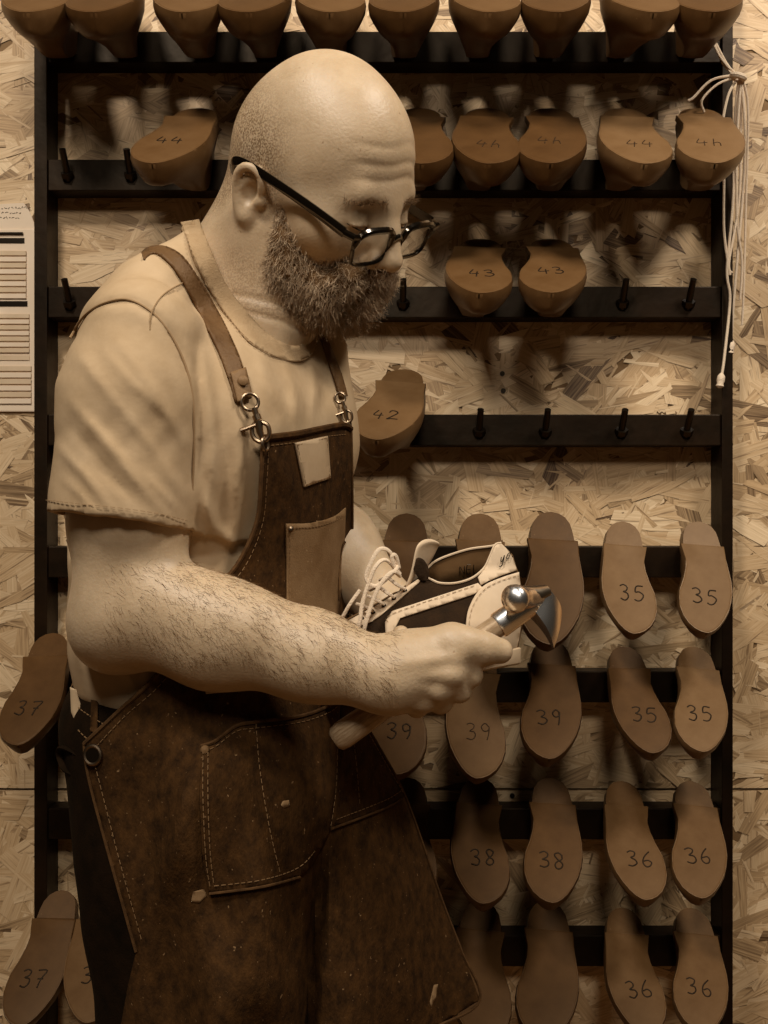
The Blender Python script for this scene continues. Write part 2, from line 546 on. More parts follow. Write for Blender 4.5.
THETA = {1: 40, 2: 40, 3: 34, 4: 34, 5: 55, 6: 43, 7: 39, 8: 34}
CONEV = {1: 56, 2: 186, 3: 312, 4: 440, 5: 575, 6: 702, 7: 838, 8: 966}
GRP = 'numbered shoe lasts hung on the rack'
_lc = [0]
def shoe_last(row, uh, ut, size, m, mark, label, faint=False, k=None, th=None, dv=0):
    th = math.radians(th if th is not None else THETA[row])
    L = .0058 * size - .003
    H = .425 * L
    t = Vector((0, -math.cos(th), -math.sin(th))); n = Vector((0, -math.sin(th), math.cos(th)))
    base = Vector((0, RAIL_Y - .004, zrow(CONEV[row] + dv)))
    pt = base + n * H
    Yh = (pt - t * .25 * L).y; Yt = (pt + t * .75 * L).y
    Xh = (uh - 384) / FPX * Yh; Xt = (ut - 384) / FPX * Yt
    psi = math.asin(max(-.8, min(.8, (Xt - Xh) / L)))
    base.x = Xh + .25 * (Xt - Xh)
    # basis
    y = n.cross(t)
    tx = t * math.cos(psi) + y * math.sin(psi)
    yy = n.cross(tx)
    o = empty('shoe_last', base + n * H - tx * .25 * L)
    o.rotation_euler = Matrix((tx, yy, n)).transposed().to_euler()
    o.scale = (L, L, L)
    if k is None:
        k = _lc[0] % 3
    _lc[0] += 1
    b, p = last_data(m, k)
    link(bpy.data.objects.new('last_body', b), o)
    link(bpy.data.objects.new('sole_plate', p), o)
    if mark:
        h = .026 / L
        rr = random.Random(int(uh * 7 + row))
        rot = rr.uniform(-.12, .12) - psi * .6
        x0 = .68 + rr.uniform(-.03, .03); y0 = .03 * m
        cs, sn = math.cos(rot), math.sin(rot)
        w = len(mark) * .8 * h * .95
        def place(a, c):
            a -= w / 2 - .1 * h
            c -= h / 2
            return Vector((x0 - (c * cs + a * sn), y0 + (a * cs - c * sn), .0015))
        mb = MB(); write_strokes(mb, mark, place, h, .0011 / L if not faint else .0008 / L, seed=int(uh + row * 31), nrm=(0, 0, 1))
        mesh_obj('size_mark', mb.v, mb.f, M_inkfaint if faint else M_ink, o)
    tag(o, label, 'shoe last', GRP)
    add_peg(base.x, base.z + .009, th)
    return o

ORD = ['first', 'second', 'third', 'fourth', 'fifth', 'sixth', 'seventh', 'eighth', 'ninth', 'tenth']
top_u = [58, 121, 200, 262, 334, 403, 482, 550, 626, 697]
for i, uc in enumerate(top_u):
    d = (6 if i % 2 else -6)
    if i == 8: d = 8
    lab = ['unmarked shoe last on the top rail, against the left post',
           'unmarked shoe last on the top rail, second from the left post',
           'unmarked shoe last on the top rail, third from the left post',
           'unmarked shoe last on the top rail, fourth from the left post',
           'unmarked shoe last on the top rail, directly above the bald head',
           'unmarked shoe last on the top rail, fifth from the right post',
           'unmarked shoe last on the top rail, fourth from the right post',
           'unmarked shoe last on the top rail, third from the right post',
           'unmarked shoe last on the top rail, second from the right post',
           'unmarked shoe last on the top rail, closest to the hanging cords'][i]
    du = (uc - 384) * .045
    shoe_last(1, uc - d * .4, uc + du * (2.3 if uc < 384 else 1.2) + d, 45, 1 if i % 2 == 0 else -1, '', lab, k=i % 2)
shoe_last(2, 200, 158, 44, -1, '44', 'shoe last marked 44 alone between two empty pegs and the head', k=0)
shoe_last(2, 420, 414, 44, 1, '', 'shoe last half hidden behind the bald forehead on the second rail', k=1)
shoe_last(2, 488, 481, 44, 1, '4h', 'shoe last marked 44 on the second rail, first past the forehead', faint=True, k=1)
shoe_last(2, 551, 557, 44, -1, '4h', 'shoe last marked 44 on the second rail, second past the forehead', faint=True, k=1)
shoe_last(2, 624, 638, 44, 1, '44', 'shoe last marked 44 on the second rail, one away from the cords', faint=True, k=2)
shoe_last(2, 699, 722, 44, -1, '4h', 'shoe last marked 44 touching the hanging cords on the right post', faint=True, k=2)
shoe_last(3, 482, 473, 43, 1, '43', 'shoe last marked 43 on the third rail, the one nearer the beard', k=0)
shoe_last(3, 551, 558, 43, -1, '43', 'shoe last marked 43 on the third rail, followed by two empty pegs', k=0)
shoe_last(4, 406, 382, 42, -1, '42', 'single shoe last marked 42 on the fourth rail beside the apron bib', k=2)
shoe_last(5, 407, 404, 40, 1, '', 'dark heel of a shoe last above the tongue of the held sneaker', k=1)
shoe_last(5, 481, 478, 40, -1, '', 'shoe last heel showing above the opening of the held sneaker', k=0)
shoe_last(5, 552, 556, 41, -1, '', 'large blank shoe last directly behind the hammer head', k=1)
shoe_last(5, 624, 629, 35, 1, '35', 'shoe last marked 35 on the fifth rail, between hammer and right post pair', k=2)
shoe_last(5, 700, 712, 35, -1, '35', 'shoe last marked 35 on the fifth rail over the right post', k=2)
shoe_last(6, 404, 390, 39, 1, '39', 'shoe last marked 39 behind the hammer handle and hand', k=1, th=50)
shoe_last(6, 478, 471, 39, 1, '39', 'shoe last marked 39 right below the thumb of the fist', faint=True, k=0, th=52)
shoe_last(6, 551, 555, 39, -1, '39', 'shoe last marked 39 right below the hammer head', k=1)
shoe_last(6, 624, 648, 35, 1, '35', 'shoe last marked 35 on the sixth rail, leaning away from the hammer', k=1)
shoe_last(6, 695, 708, 35, -1, '35', 'shoe last marked 35 on the sixth rail over the right post', k=2)
shoe_last(6, 52, 23, 37, -1, '37', 'shoe last marked 37 on the sixth rail beside the elbow, over the left post', k=1, dv=-10)
shoe_last(6, 106, 78, 37, 1, '', 'shoe last peeking out behind the waist of the jeans', k=2)
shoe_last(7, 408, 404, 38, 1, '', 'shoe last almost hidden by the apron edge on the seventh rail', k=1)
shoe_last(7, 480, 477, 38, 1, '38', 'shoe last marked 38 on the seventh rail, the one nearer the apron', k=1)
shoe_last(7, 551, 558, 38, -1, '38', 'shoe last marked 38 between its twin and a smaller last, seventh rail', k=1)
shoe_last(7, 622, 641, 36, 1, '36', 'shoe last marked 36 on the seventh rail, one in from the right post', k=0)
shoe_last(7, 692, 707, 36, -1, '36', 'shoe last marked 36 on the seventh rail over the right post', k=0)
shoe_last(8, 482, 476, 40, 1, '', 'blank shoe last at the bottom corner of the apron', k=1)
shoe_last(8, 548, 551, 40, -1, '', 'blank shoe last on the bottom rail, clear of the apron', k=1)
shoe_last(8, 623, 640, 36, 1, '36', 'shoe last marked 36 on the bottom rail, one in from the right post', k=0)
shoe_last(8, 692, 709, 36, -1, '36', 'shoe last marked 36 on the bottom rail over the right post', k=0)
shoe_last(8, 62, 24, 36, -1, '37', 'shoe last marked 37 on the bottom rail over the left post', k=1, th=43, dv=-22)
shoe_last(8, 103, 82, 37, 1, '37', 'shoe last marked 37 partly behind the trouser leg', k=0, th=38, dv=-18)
for (row, u, v) in ((2, 68, 178), (2, 131, 178), (3, 403, 306), (3, 622, 306), (3, 688, 306), (3, 70, 306),
                    (4, 479, 434), (4, 545, 434), (4, 621, 434), (4, 686, 434), (5, 75, 562)):
    add_peg((u - 384) * RAIL_Y / 1000, zrow(v), math.radians(38))

# ------------------------------------------------------------------ bundle of waxed cords tied at the right post
cords = tag(empty('cord_bundle', P(712, 150, 1.56)), 'bundle of pale cords knotted on the right post and hanging down', 'cord')
def cord(pts, r=.0021, knot=False):
    mb = MB()
    sm = catmull([P(u, v, Y) for u, v, Y in pts], 8)
    mb.tube(sm, r, 7)
    if knot:
        e = sm[-1]
        mb.lathe([(-.008, .002), (-.003, .006), (.004, .0065), (.009, .005), (.013, .0065), (.016, .003)], e, (-.15, 0, -1), 9)
    mb.build('cord', M_cord, cords)
cord([(712, 40, 1.57), (722, 60, 1.56), (738, 76, 1.555)])
cord([(716, 44, 1.57), (728, 66, 1.56), (740, 78, 1.555)])
cord([(722, 62, 1.57), (732, 74, 1.555), (740, 80, 1.555)])
cord([(738, 75, 1.555), (712, 80, 1.55), (694, 97, 1.55), (688, 101, 1.55)], .0022)
cord([(738, 77, 1.555), (718, 84, 1.55), (702, 100, 1.55), (704, 112, 1.56)], .002)
cord([(738, 78, 1.555), (728, 96, 1.55), (722, 130, 1.555), (724, 165, 1.57), (724, 230, 1.585), (730, 275, 1.585)], .0022)
cord([(739, 78, 1.555), (735, 120, 1.57), (733, 200, 1.585), (727, 270, 1.585), (730, 300, 1.585), (724, 360, 1.585), (721, 378, 1.585)], .0022, True)
cord([(740, 78, 1.555), (741, 120, 1.57), (739, 200, 1.59), (729, 262, 1.585), (732, 273, 1.585)], .002)
cord([(741, 78, 1.555), (745, 130, 1.57), (743, 190, 1.6), (738, 250, 1.6), (733, 310, 1.6), (731, 345, 1.6)], .0022, True)
cord([(742, 78, 1.555), (748, 110, 1.57), (746, 200, 1.6), (744, 280, 1.6), (742, 325, 1.6)], .0018)
cord([(741, 79, 1.555), (737, 140, 1.57), (737, 220, 1.59), (742, 262, 1.6), (740, 300, 1.6)], .002)
MB().torus(P(738, 77, 1.552), (.3, -.2, 1), .009, .005, 14, 8).build('knot', M_cord, cords)

# ------------------------------------------------------------------ card holder on the wall
holder = tag(empty('wall_card_holder', P(0, 412, WALL_Y - .01)), 'pale wall chart board with three blocks of horizontal index strips', 'chart board')
HY = WALL_Y - .006
def hb(u0, v0, u1, v1, y, name, mat, th=.003, bev=.0006):
    a = P(u0, v1, HY); b = P(u1, v0, HY)
    return MB().box(((a.x+b.x)/2, y - th/2, (a.z+b.z)/2), (abs(b.x-a.x), th, abs(b.z-a.z))).build(name, mat, holder, smooth=False, bevel=bev)
hb(-170, 229, 36, 412, WALL_Y - .002, 'backing_board', M_paper, .006, .002)
mb = MB()   # torn paper flap on top
pts = [P(u, v, WALL_Y - .004) for u, v in ((-170, 232), (-170, 206), (-20, 206), (5, 204), (24, 203), (30, 212), (34, 222), (35, 232))]
n = len(pts)
mb.add([p for p in pts] + [p + Vector((0, -.0012, 0)) for p in pts], [tuple(range(n)), tuple(range(n, 2*n))] + [(i, (i+1) % n, n + (i+1) % n, n + i) for i in range(n)])
mb.build('top_sheet', M_paper, holder, smooth=False)
mb = MB(); rw = random.Random(3)
for (va, u0, u1) in ((208, -40, 28), (213, -40, 20), (218, -40, 18)):
    u = u0
    while u < u1:
        w = rw.uniform(1.2, 3.2)
        mb.tube([P(u, va + rw.uniform(-.8, .8), WALL_Y - .0055), P(u + w*.5, va + rw.uniform(-1.6, 1.), WALL_Y - .0055), P(u + w, va + rw.uniform(-.8, .8), WALL_Y - .0055)], .0005, 4)
        u += w + rw.uniform(.6, 2.2)
mb.build('handwriting', M_inkfaint, holder)
for (v0, v1, hv, uu, dark) in ((250, 299, 241, 25, True), (313, 353, 304, 28, True), (365, 404, 358, 30, False)):
    hb(-165, hv - 2.5, uu, hv + 2.5, WALL_Y - .008, 'header_strip', M_peg if dark else M_paper2, .0015, 0)
    k = int((v1 - v0) / 5.6)
    for i in range(k):
        va = v0 + i * (v1 - v0) / k
        hb(-165, va + 1.4, uu + 2, va + (v1 - v0) / k, WALL_Y - .008, 'index_strip', M_paper if i % 2 else M_paper2, .003, .0005)
hb(-165, 233, 24, 235, WALL_Y - .008, 'clip_bar', M_peg, .004, .0005)
# ------------------------------------------------------------------ implicit surfaces (for body and clothes)
class Sdf:
    def __init__(self): self.p = []
    def cone(self, a, b, ra, rb=None, k=.02, op=0):
        self.p.append(('c', np.array(a, float), np.array(b, float), ra, ra if rb is None else rb, k, op)); return self
    def chain(self, pts, rs, k=.02, op=0):
        for i in range(len(pts) - 1):
            r0 = rs[i] if hasattr(rs, '__len__') else rs
            r1 = rs[i+1] if hasattr(rs, '__len__') else rs
            self.cone(pts[i], pts[i+1], r0, r1, k, op)
        return self
    def ball(self, c, r, k=.02, op=0): return self.cone(c, np.array(c, float) + 1e-4, r, r, k, op)
    def ell(self, c, axes, r, k=.02, op=0):
        self.p.append(('e', np.array(c, float), np.array(axes, float), np.array(r, float), None, k, op)); return self
    def plane(self, c, n, k=.004):
        """cuts away what lies on the side n points to"""
        n = np.array(n, float); n /= np.linalg.norm(n)
        self.p.append(('p', np.array(c, float), n, None, None, k, 2)); return self
    @staticmethod
    def prim(q, X):
        if q[0] == 'c':
            a, b, ra, rb = q[1:5]
            ba = b - a; l2 = ba @ ba
            pa = X - a
            h = np.clip(pa @ ba / l2, 0, 1)
            d = pa - h[:, None] * ba
            return np.sqrt((d * d).sum(1)) - (ra + (rb - ra) * h)
        if q[0] == 'e':
            c, A, r = q[1:4]
            L = (X - c) @ A.T
            k0 = np.sqrt(((L / r) ** 2).sum(1)); k1 = np.sqrt(((L / (r * r)) ** 2).sum(1))
            return k0 * (k0 - 1.0) / np.maximum(k1, 1e-9)
        return (X - q[1]) @ q[2]
    def ev(self, X, sel=None):
        d = np.full(len(X), 1.0)
        for q in (self.p if sel is None else sel):
            e = self.prim(q, X); k = q[5]; op = q[6]
            if op == 0:
                h = np.maximum(k - np.abs(d - e), 0) / k
                d = np.minimum(d, e) - h * h * k * .25
            elif op == 1:
                e = -e; h = np.maximum(k - np.abs(d - e), 0) / k
                d = np.maximum(d, e) + h * h * k * .25
            else:
                h = np.maximum(k - np.abs(d - e), 0) / k
                d = np.maximum(d, e) + h * h * k * .25
        return d
    def copy(self):
        s = Sdf(); s.p = list(self.p); return s

def polygonise(sdf, lo, hi, vox, post=None):
    lo = np.array(lo, float); hi = np.array(hi, float)
    BS = 20
    nb = np.ceil((hi - lo) / vox / BS).astype(int)
    n = nb * BS + 1
    G = np.full(tuple(n), 1.0, np.float32)
    R = vox * BS * .5 * math.sqrt(3)
    ar = np.arange(BS + 1)
    off = np.stack(np.meshgrid(ar, ar, ar, indexing='ij'), -1).reshape(-1, 3) * vox
    cs = np.stack(np.meshgrid(*[np.arange(k) for k in nb], indexing='ij'), -1).reshape(-1, 3)
    cc = lo + (cs + .5) * BS * vox
    vals = [Sdf.prim(q, cc) for q in sdf.p]
    full = sdf.ev(cc)
    for i, b in enumerate(cs):
        s = tuple(slice(x * BS, x * BS + BS + 1) for x in b)
        if full[i] > R * 1.6 + .03: continue
        if full[i] < -(R * 1.6 + .03):
            G[s] = -1.0; continue
        sel = [q for q, v in zip(sdf.p, vals) if q[6] == 2 or v[i] < R * 1.5 + .05]
        X = lo + b * BS * vox + off
        D = sdf.ev(X, sel) if sel else np.full(len(X), 1.0)
        if post is not None: D = post(X, D)
        G[s] = D.reshape(BS+1, BS+1, BS+1)
    ins = G < 0
    c = np.zeros(tuple(n - 1), np.uint8)
    for dx in (0, 1):
        for dy in (0, 1):
            for dz in (0, 1):
                c += ins[dx:n[0]-1+dx, dy:n[1]-1+dy, dz:n[2]-1+dz]
    act = np.argwhere((c > 0) & (c < 8))
    idx = -np.ones(tuple(n - 1), np.int32)
    idx[act[:, 0], act[:, 1], act[:, 2]] = np.arange(len(act))
    acc = np.zeros((len(act), 3)); cnt = np.zeros(len(act))
    cor = [np.array(o) for o in ((0,0,0),(1,0,0),(0,1,0),(1,1,0),(0,0,1),(1,0,1),(0,1,1),(1,1,1))]
    gv = [G[act[:,0]+o[0], act[:,1]+o[1], act[:,2]+o[2]].astype(float) for o in cor]
    for a in range(8):
        for b in range(a + 1, 8):
            if bin(a ^ b).count('1') != 1: continue
            m = (gv[a] < 0) != (gv[b] < 0)
            t = gv[a] / np.where(m, gv[a] - gv[b], 1)
            p = cor[a] + t[:, None] * (cor[b] - cor[a])
            acc[m] += p[m]; cnt[m] += 1
    V = lo + (act + acc / cnt[:, None]) * vox
    F = []
    for ax in range(3):
        o1, o2 = [(1, 2), (2, 0), (0, 1)][ax]
        sl0 = [slice(1, -1)] * 3; sl1 = [slice(1, -1)] * 3
        sl0[ax] = slice(0, n[ax] - 1); sl1[ax] = slice(1, n[ax])
        A = ins[tuple(sl0)]; B = ins[tuple(sl1)]
        e = np.argwhere(A != B)
        flip = A[e[:, 0], e[:, 1], e[:, 2]]
        base = e.copy(); base[:, o1] += 1; base[:, o2] += 1
        q = []
        for (d1, d2) in ((-1, -1), (0, -1), (0, 0), (-1, 0)):
            w = base.copy(); w[:, o1] += d1; w[:, o2] += d2
            q.append(idx[w[:, 0], w[:, 1], w[:, 2]])
        q = np.stack(q, 1)
        q[~flip] = q[~flip][:, ::-1]
        F.append(q)
    F = np.concatenate(F); F = F[(F >= 0).all(1)]
    return V, F

def np_mesh(name, V, F, mat, parent, off):
    me = bpy.data.meshes.new(name)
    me.vertices.add(len(V)); me.vertices.foreach_set('co', (V + np.array(off)).astype(np.float32).ravel())
    me.loops.add(F.size); me.loops.foreach_set('vertex_index', F.astype(np.int32).ravel())
    me.polygons.add(len(F)); me.polygons.foreach_set('loop_start', (np.arange(len(F)) * F.shape[1]).astype(np.int32))
    me.update(calc_edges=True); me.validate()
    me.polygons.foreach_set('use_smooth', [True] * len(me.polygons))
    me.materials.append(mat)
    return link(bpy.data.objects.new(name, me), parent)

CAMP = np.array((0, 0, CAMZ))
def trace(sdf, uv, off=0.0, ymin=.6, ymax=1.5, steps=70, want=False):
    """depth Y at which the sight line through each pixel meets the surface (nearest pass where it misses)"""
    uv = np.array(uv, float)
    D = np.stack([(uv[:, 0] - 384) / FPX, np.ones(len(uv)), (512 - uv[:, 1]) / FPX], 1)
    ln = np.sqrt((D * D).sum(1))
    Y = np.full(len(uv), ymin); best = np.full(len(uv), 9.); bY = Y.copy()
    for _ in range(steps):
        d = sdf.ev(CAMP + D * Y[:, None]) - off
        m = (d < best) & (best > .0008)
        best = np.where(m, d, best); bY = np.where(m, Y, bY)
        Y = np.minimum(Y + np.maximum(d, .0006) * .75 / ln * (d > .0006), ymax)
    return (bY, best) if want else bY
def pix(uv, Y):
    uv = np.array(uv, float); Y = np.array(Y)
    return np.stack([(uv[:, 0] - 384) / FPX * Y, Y, CAMZ + (512 - uv[:, 1]) / FPX * Y], 1)
def Pa(u, v, Y): return np.array(P(u, v, Y))

# ------------------------------------------------------------------ the cobbler: frames
HC = np.array((-.084, 1.07, 1.600))
hf = np.array((.735, -.40, -.565)); hf /= np.linalg.norm(hf)
hl = np.array((.50, .80, .33)); hl -= hf * (hl @ hf); hl /= np.linalg.norm(hl)
hu = np.cross(hf, hl)
HA = np.stack([hf, hl, hu])
HS = 1.0
def H(a, b, c): return HC + HS * (a * hf + b * hl + c * hu)
TF = np.array((.928, -.372, 0)); TLV = np.array((.372, .928, 0)); UP = np.array((0, 0, 1.))
TA = np.stack([TF, TLV, UP])
T0 = np.array((-.193, 1.10, 0))
def T(a, b, z): return T0 + a * TF + b * TLV + z * UP

# ---- head, neck, arms, hands: one surface
body = Sdf()
def he(c, r, k=.02, op=0, A=None):
    body.ell(H(*c), HA if A is None else A, np.array(r) * HS, k, op)
he((.006, 0, .050), (.093, .075, .097))
he((.046, 0, .052), (.056, .064, .066), .03)
he((-.036, 0, .034), (.054, .062, .062), .03)
he((.048, 0, -.014), (.054, .060, .070), .03)
for s in (-1, 1):
    body.cone(H(.006, s*.054, -.036), H(.068, s*.020, -.080), .020, .022, .03)
    body.ball(H(.072, s*.042, -.001), .024, .03)
body.ball(H(.080, 0, -.076), .026, .03)
body.cone(H(.091, -.036, .040), H(.091, .036, .040), .0125, None, .02)
body.cone(H(.092, 0, .025), H(.094, 0, -.052), .017, .018, .03)
for s in (-1, 1):                                   # eye sockets, then lids
    body.ball(H(.120, s*.035, .021), .0190, .012, 1)
for s in (-1, 1):
    body.ell(H(.0930, s*.034, .0185), HA, np.array((.0130, .0165, .0125)), .005)
    body.ell(H(.1045, s*.034, .0160), HA, np.array((.004, .0125, .0018)), .004)
body.chain([H(.104, 0, .032), H(.116, 0, .012), H(.131, 0, -.012)], [.0085, .0098, .0120], .012)
for s in (-1, 1):
    body.ball(H(.119, s*.0125, -.018), .0088, .007)
    body.ball(H(.124, s*.0065, -.027), .0035, .004, 1)
    body.cone(H(.108, s*.020, -.012), H(.098, s*.034, -.034), .004, .003, .010, 1)
body.cone(H(.106, -.020, -.045), H(.106, .020, -.045), .0065, None, .008)
body.cone(H(.104, -.017, -.055), H(.104, .017, -.055), .0075, None, .008)
# ears
for s in (-1, 1):
    def E(a, c, o=0): return H(a * .86 - .001, s * (.0735 + o * .9), c * .86 - .001)
    body.ell(E(-.004, .002, .004), np.stack([hf*.94 + hl*s*-.34, hl*.94*s + hf*.34, hu]), np.array((.0155, .0085, .025)), .006)
    ring = catmull([E(.010, .008, .006), E(.011, .020, .008), E(.003, .031, .012), E(-.010, .032, .016), E(-.019, .022, .018), E(-.020, .006, .016), E(-.014, -.012, .012), E(-.006, -.022, .009)], 3)
    body.chain([np.array(x) for x in ring], .0036, .003)
    body.ball(E(.000, -.025, .007), .0068, .006)
    body.chain([E(-.010, .018, .010), E(-.012, .006, .012), E(-.008, -.008, .010)], .0028, .004)
    body.ell(E(.000, .002, .013), HA, np.array((.0080, .009, .0125)), .004, 1)
    body.ball(E(.013, -.002, .004), .0044, .006)
# neck and trunk
NB = Pa(254, 318, 1.10)
body.cone(H(-.018, 0, -.040), NB, .050, .058, .03)
body.cone(H(-.048, 0, -.005), T(-.030, 0, 1.455), .040, .050, .03)
body.cone(H(.03, 0, -.070), Pa(276, 350, 1.105), .028, .030, .03)
body.cone(H(-.015, -.054, -.03), Pa(276, 350, 1.06), .013, .010, .04)
for s in (-1, 1):
    body.cone(T(-.03, s*.04, 1.462), T(-.01, s*.12, 1.42), .036, .034, .04)
body.ell(T(0, 0, 1.31), TA, (.112, .150, .15), .03)
body.ell(T(.0, 0, 1.12), TA, (.110, .135, .18), .03)
# right arm
SR = Pa(130, 345, .935); ER = Pa(128, 610, .935); WR = Pa(386, 676, .905)
FM = Pa(215, 634, .925)
body.cone(Pa(142, 352, .945), Pa(134, 450, .938), .038, .048, .02)
body.cone(Pa(134, 450, .938), Pa(130, 520, .935), .048, .0505, .03)
body.cone(Pa(130, 520, .935), ER, .0505, .046, .03)
body.cone(ER, FM, .044, .0455, .03)
body.cone(FM, Pa(310, 655, .912), .0455, .0365, .03)
body.cone(Pa(310, 655, .912), WR, .0365, .0310, .03)
body.ball(Pa(114, 632, .95), .036, .03)                   # point of the elbow
body.cone(Pa(165, 600, .915), Pa(250, 625, .905), .028, .026, .03)
# right hand: back of the hand to the camera, fingers closed round the hammer handle
def hand_r():
    d = lambda u, v, Y: Pa(u, v, Y)
    body.cone(WR, d(415, 668, .908), .0295, .024, .02)
    body.cone(d(402, 686, .913), d(424, 693, .914), .022, .017, .015)
    body.cone(d(405, 658, .906), d(445, 652, .906), .024, .017, .015)
    body.cone(d(415, 674, .906), d(445, 674, .906), .022, .015, .015)
    mcp = [d(455, 657, .897), d(451, 674, .895), d(440, 689, .899), d(423, 700, .905)]
    pip = [d(470, 675, .909), d(459, 690, .911), d(441, 702, .915), d(417, 707, .919)]
    dip = [d(460, 677, .944), d(449, 690, .946), d(432, 700, .946), d(410, 704, .946)]
    tip = [d(442, 664, .958), d(434, 675, .960), d(424, 684, .959), d(405, 692, .957)]
    rr = [(.0118, .0112, .0098, .0086), (.0120, .0114, .0100, .0088), (.0114, .0106, .0094, .0084), (.0104, .0096, .0086, .0078)]
    for i in range(4):
        body.cone(d(408 - 4*i, 662 + 9*i, .902 + .003*i), mcp[i], .012, rr[i][0] - .0005, .008)
        body.chain([mcp[i], pip[i], dip[i], tip[i]], rr[i], .0035)
        body.ball(mcp[i] + np.array((-.002, -.0035, .001)), rr[i][0] - .001, .005)
    # thumb along the top of the handle
    body.chain([d(415, 650, .912), d(452, 642, .904), d(482, 648, .906), d(500, 651, .911)], [.018, .0160, .0136, .0118], .009)
    body.ball(d(466, 644, .900), .0125, .010)
    # tendons and veins
    for i in range(4):
        body.cone(d(404, 664 + 8*i, .8795 + .003*i), mcp[i] + np.array((-.004, -.008, 0)), .0035, .0045, .007)
hand_r()
# left arm, mostly behind the bib and the shoe
SL = T(-.01, .185, 1.40); EL = Pa(290, 500, 1.25); WL = Pa(392, 612, 1.115)
body.cone(SL, EL, .045, .046, .03)
body.cone(EL, Pa(335, 548, 1.19), .046, .048, .03)
body.cone(Pa(335, 548, 1.19), WL, .048, .031, .03)
def hand_l():
    d = lambda u, v, Y: Pa(u, v, Y)
    body.cone(WL, d(425, 655, 1.085), .028, .026, .02)
    body.cone(d(405, 655, 1.09), d(455, 655, 1.085), .022, .020, .02)
    base = [d(412, 668, 1.075), d(430, 670, 1.075), d(447, 670, 1.075), d(463, 667, 1.075)]
    p1 = [d(406, 676, 1.035), d(425, 680, 1.033), d(443, 680, 1.033), d(460, 675, 1.035)]
    p2 = [d(402, 660, .992), d(420, 664, .985), d(438, 664, .985), d(454, 660, .988)]
    p3 = [d(401, 634, .975), d(418, 645, .968), d(434, 645, .968), d(449, 642, .970)]
    for i in range(4):
        body.chain([d(415 + 13*i, 655, 1.085), base[i], p1[i], p2[i], p3[i]], [.014, .0115, .0105, .0095, .0085], .006)
    body.chain([d(405, 640, 1.10), d(430, 615, 1.105), d(452, 600, 1.10)], [.016, .0125, .010], .012)
hand_l()

def body_post(X, D):
    q = (X - HC) @ HA.T
    m = (q[:, 0] > .05) & (np.abs(q[:, 1]) < .06) & (q[:, 2] > .045) & (q[:, 2] < .12)
    if m.any():
        a = np.zeros(len(X))
        for c0, amp in ((.064, .0010), (.078, .0012), (.094, .0008)):
            a += amp * np.exp(-((q[:, 2] - c0 + 3.5 * q[:, 1] ** 2 - .002 * np.sin(q[:, 1] * 90)) / .0030) ** 2) * np.clip((.055 - np.abs(q[:, 1])) / .02, 0, 1)
        D = D + np.where(m, a, 0)
    # creases across the side of the neck
    nb = (X[:, 2] > 1.43) & (X[:, 2] < 1.56)
    if nb.any():
        z = X[:, 2] + .25 * (X[:, 0] + .12)
        a = sum(.0016 * np.exp(-((z - z0) / .0032) ** 2) for z0 in (1.462, 1.478))
        D = D + np.where(nb & (X[:, 0] > -.16) & (X[:, 1] < 1.08) & (X[:, 1] > .98), a, 0)
    return D

# ------------------------------------------------------------------ t-shirt
shirt0 = Sdf()
shirt0.ell(T(.0, 0, 1.32), TA, (.138, .186, .175), .05)
shirt0.ell(T(-.005, 0, 1.14), TA, (.134, .160, .21), .05)
shirt0.ell(T(.045, -.085, 1.34), TA, (.082, .080, .10), .04)
shirt0.ell(T(.045, .085, 1.34), TA, (.082, .080, .10), .04)
for s in (-1, 1):
    shirt0.cone(T(-.030, s*.045, 1.472), T(-.005, s*.135, 1.430), .046, .050, .03)
shirt0.cone(Pa(142, 338, .935), Pa(131, 400, .930), .055, .063, .025)
shirt0.cone(Pa(131, 400, .930), Pa(119, 545, .925), .063, .0665, .02)
shirt0.cone(Pa(318, 352, 1.14), Pa(320, 440, 1.14), .034, .036, .03)
shirt0.cone(SL, SL * .45 + EL * .55, .068, .066, .03)
shirt0.cone(Pa(206, 262, 1.04), Pa(150, 292, .985), .036, .036, .03)
shirt0.cone(Pa(228, 268, 1.10), Pa(242, 305, 1.08), .050, .058, .04)

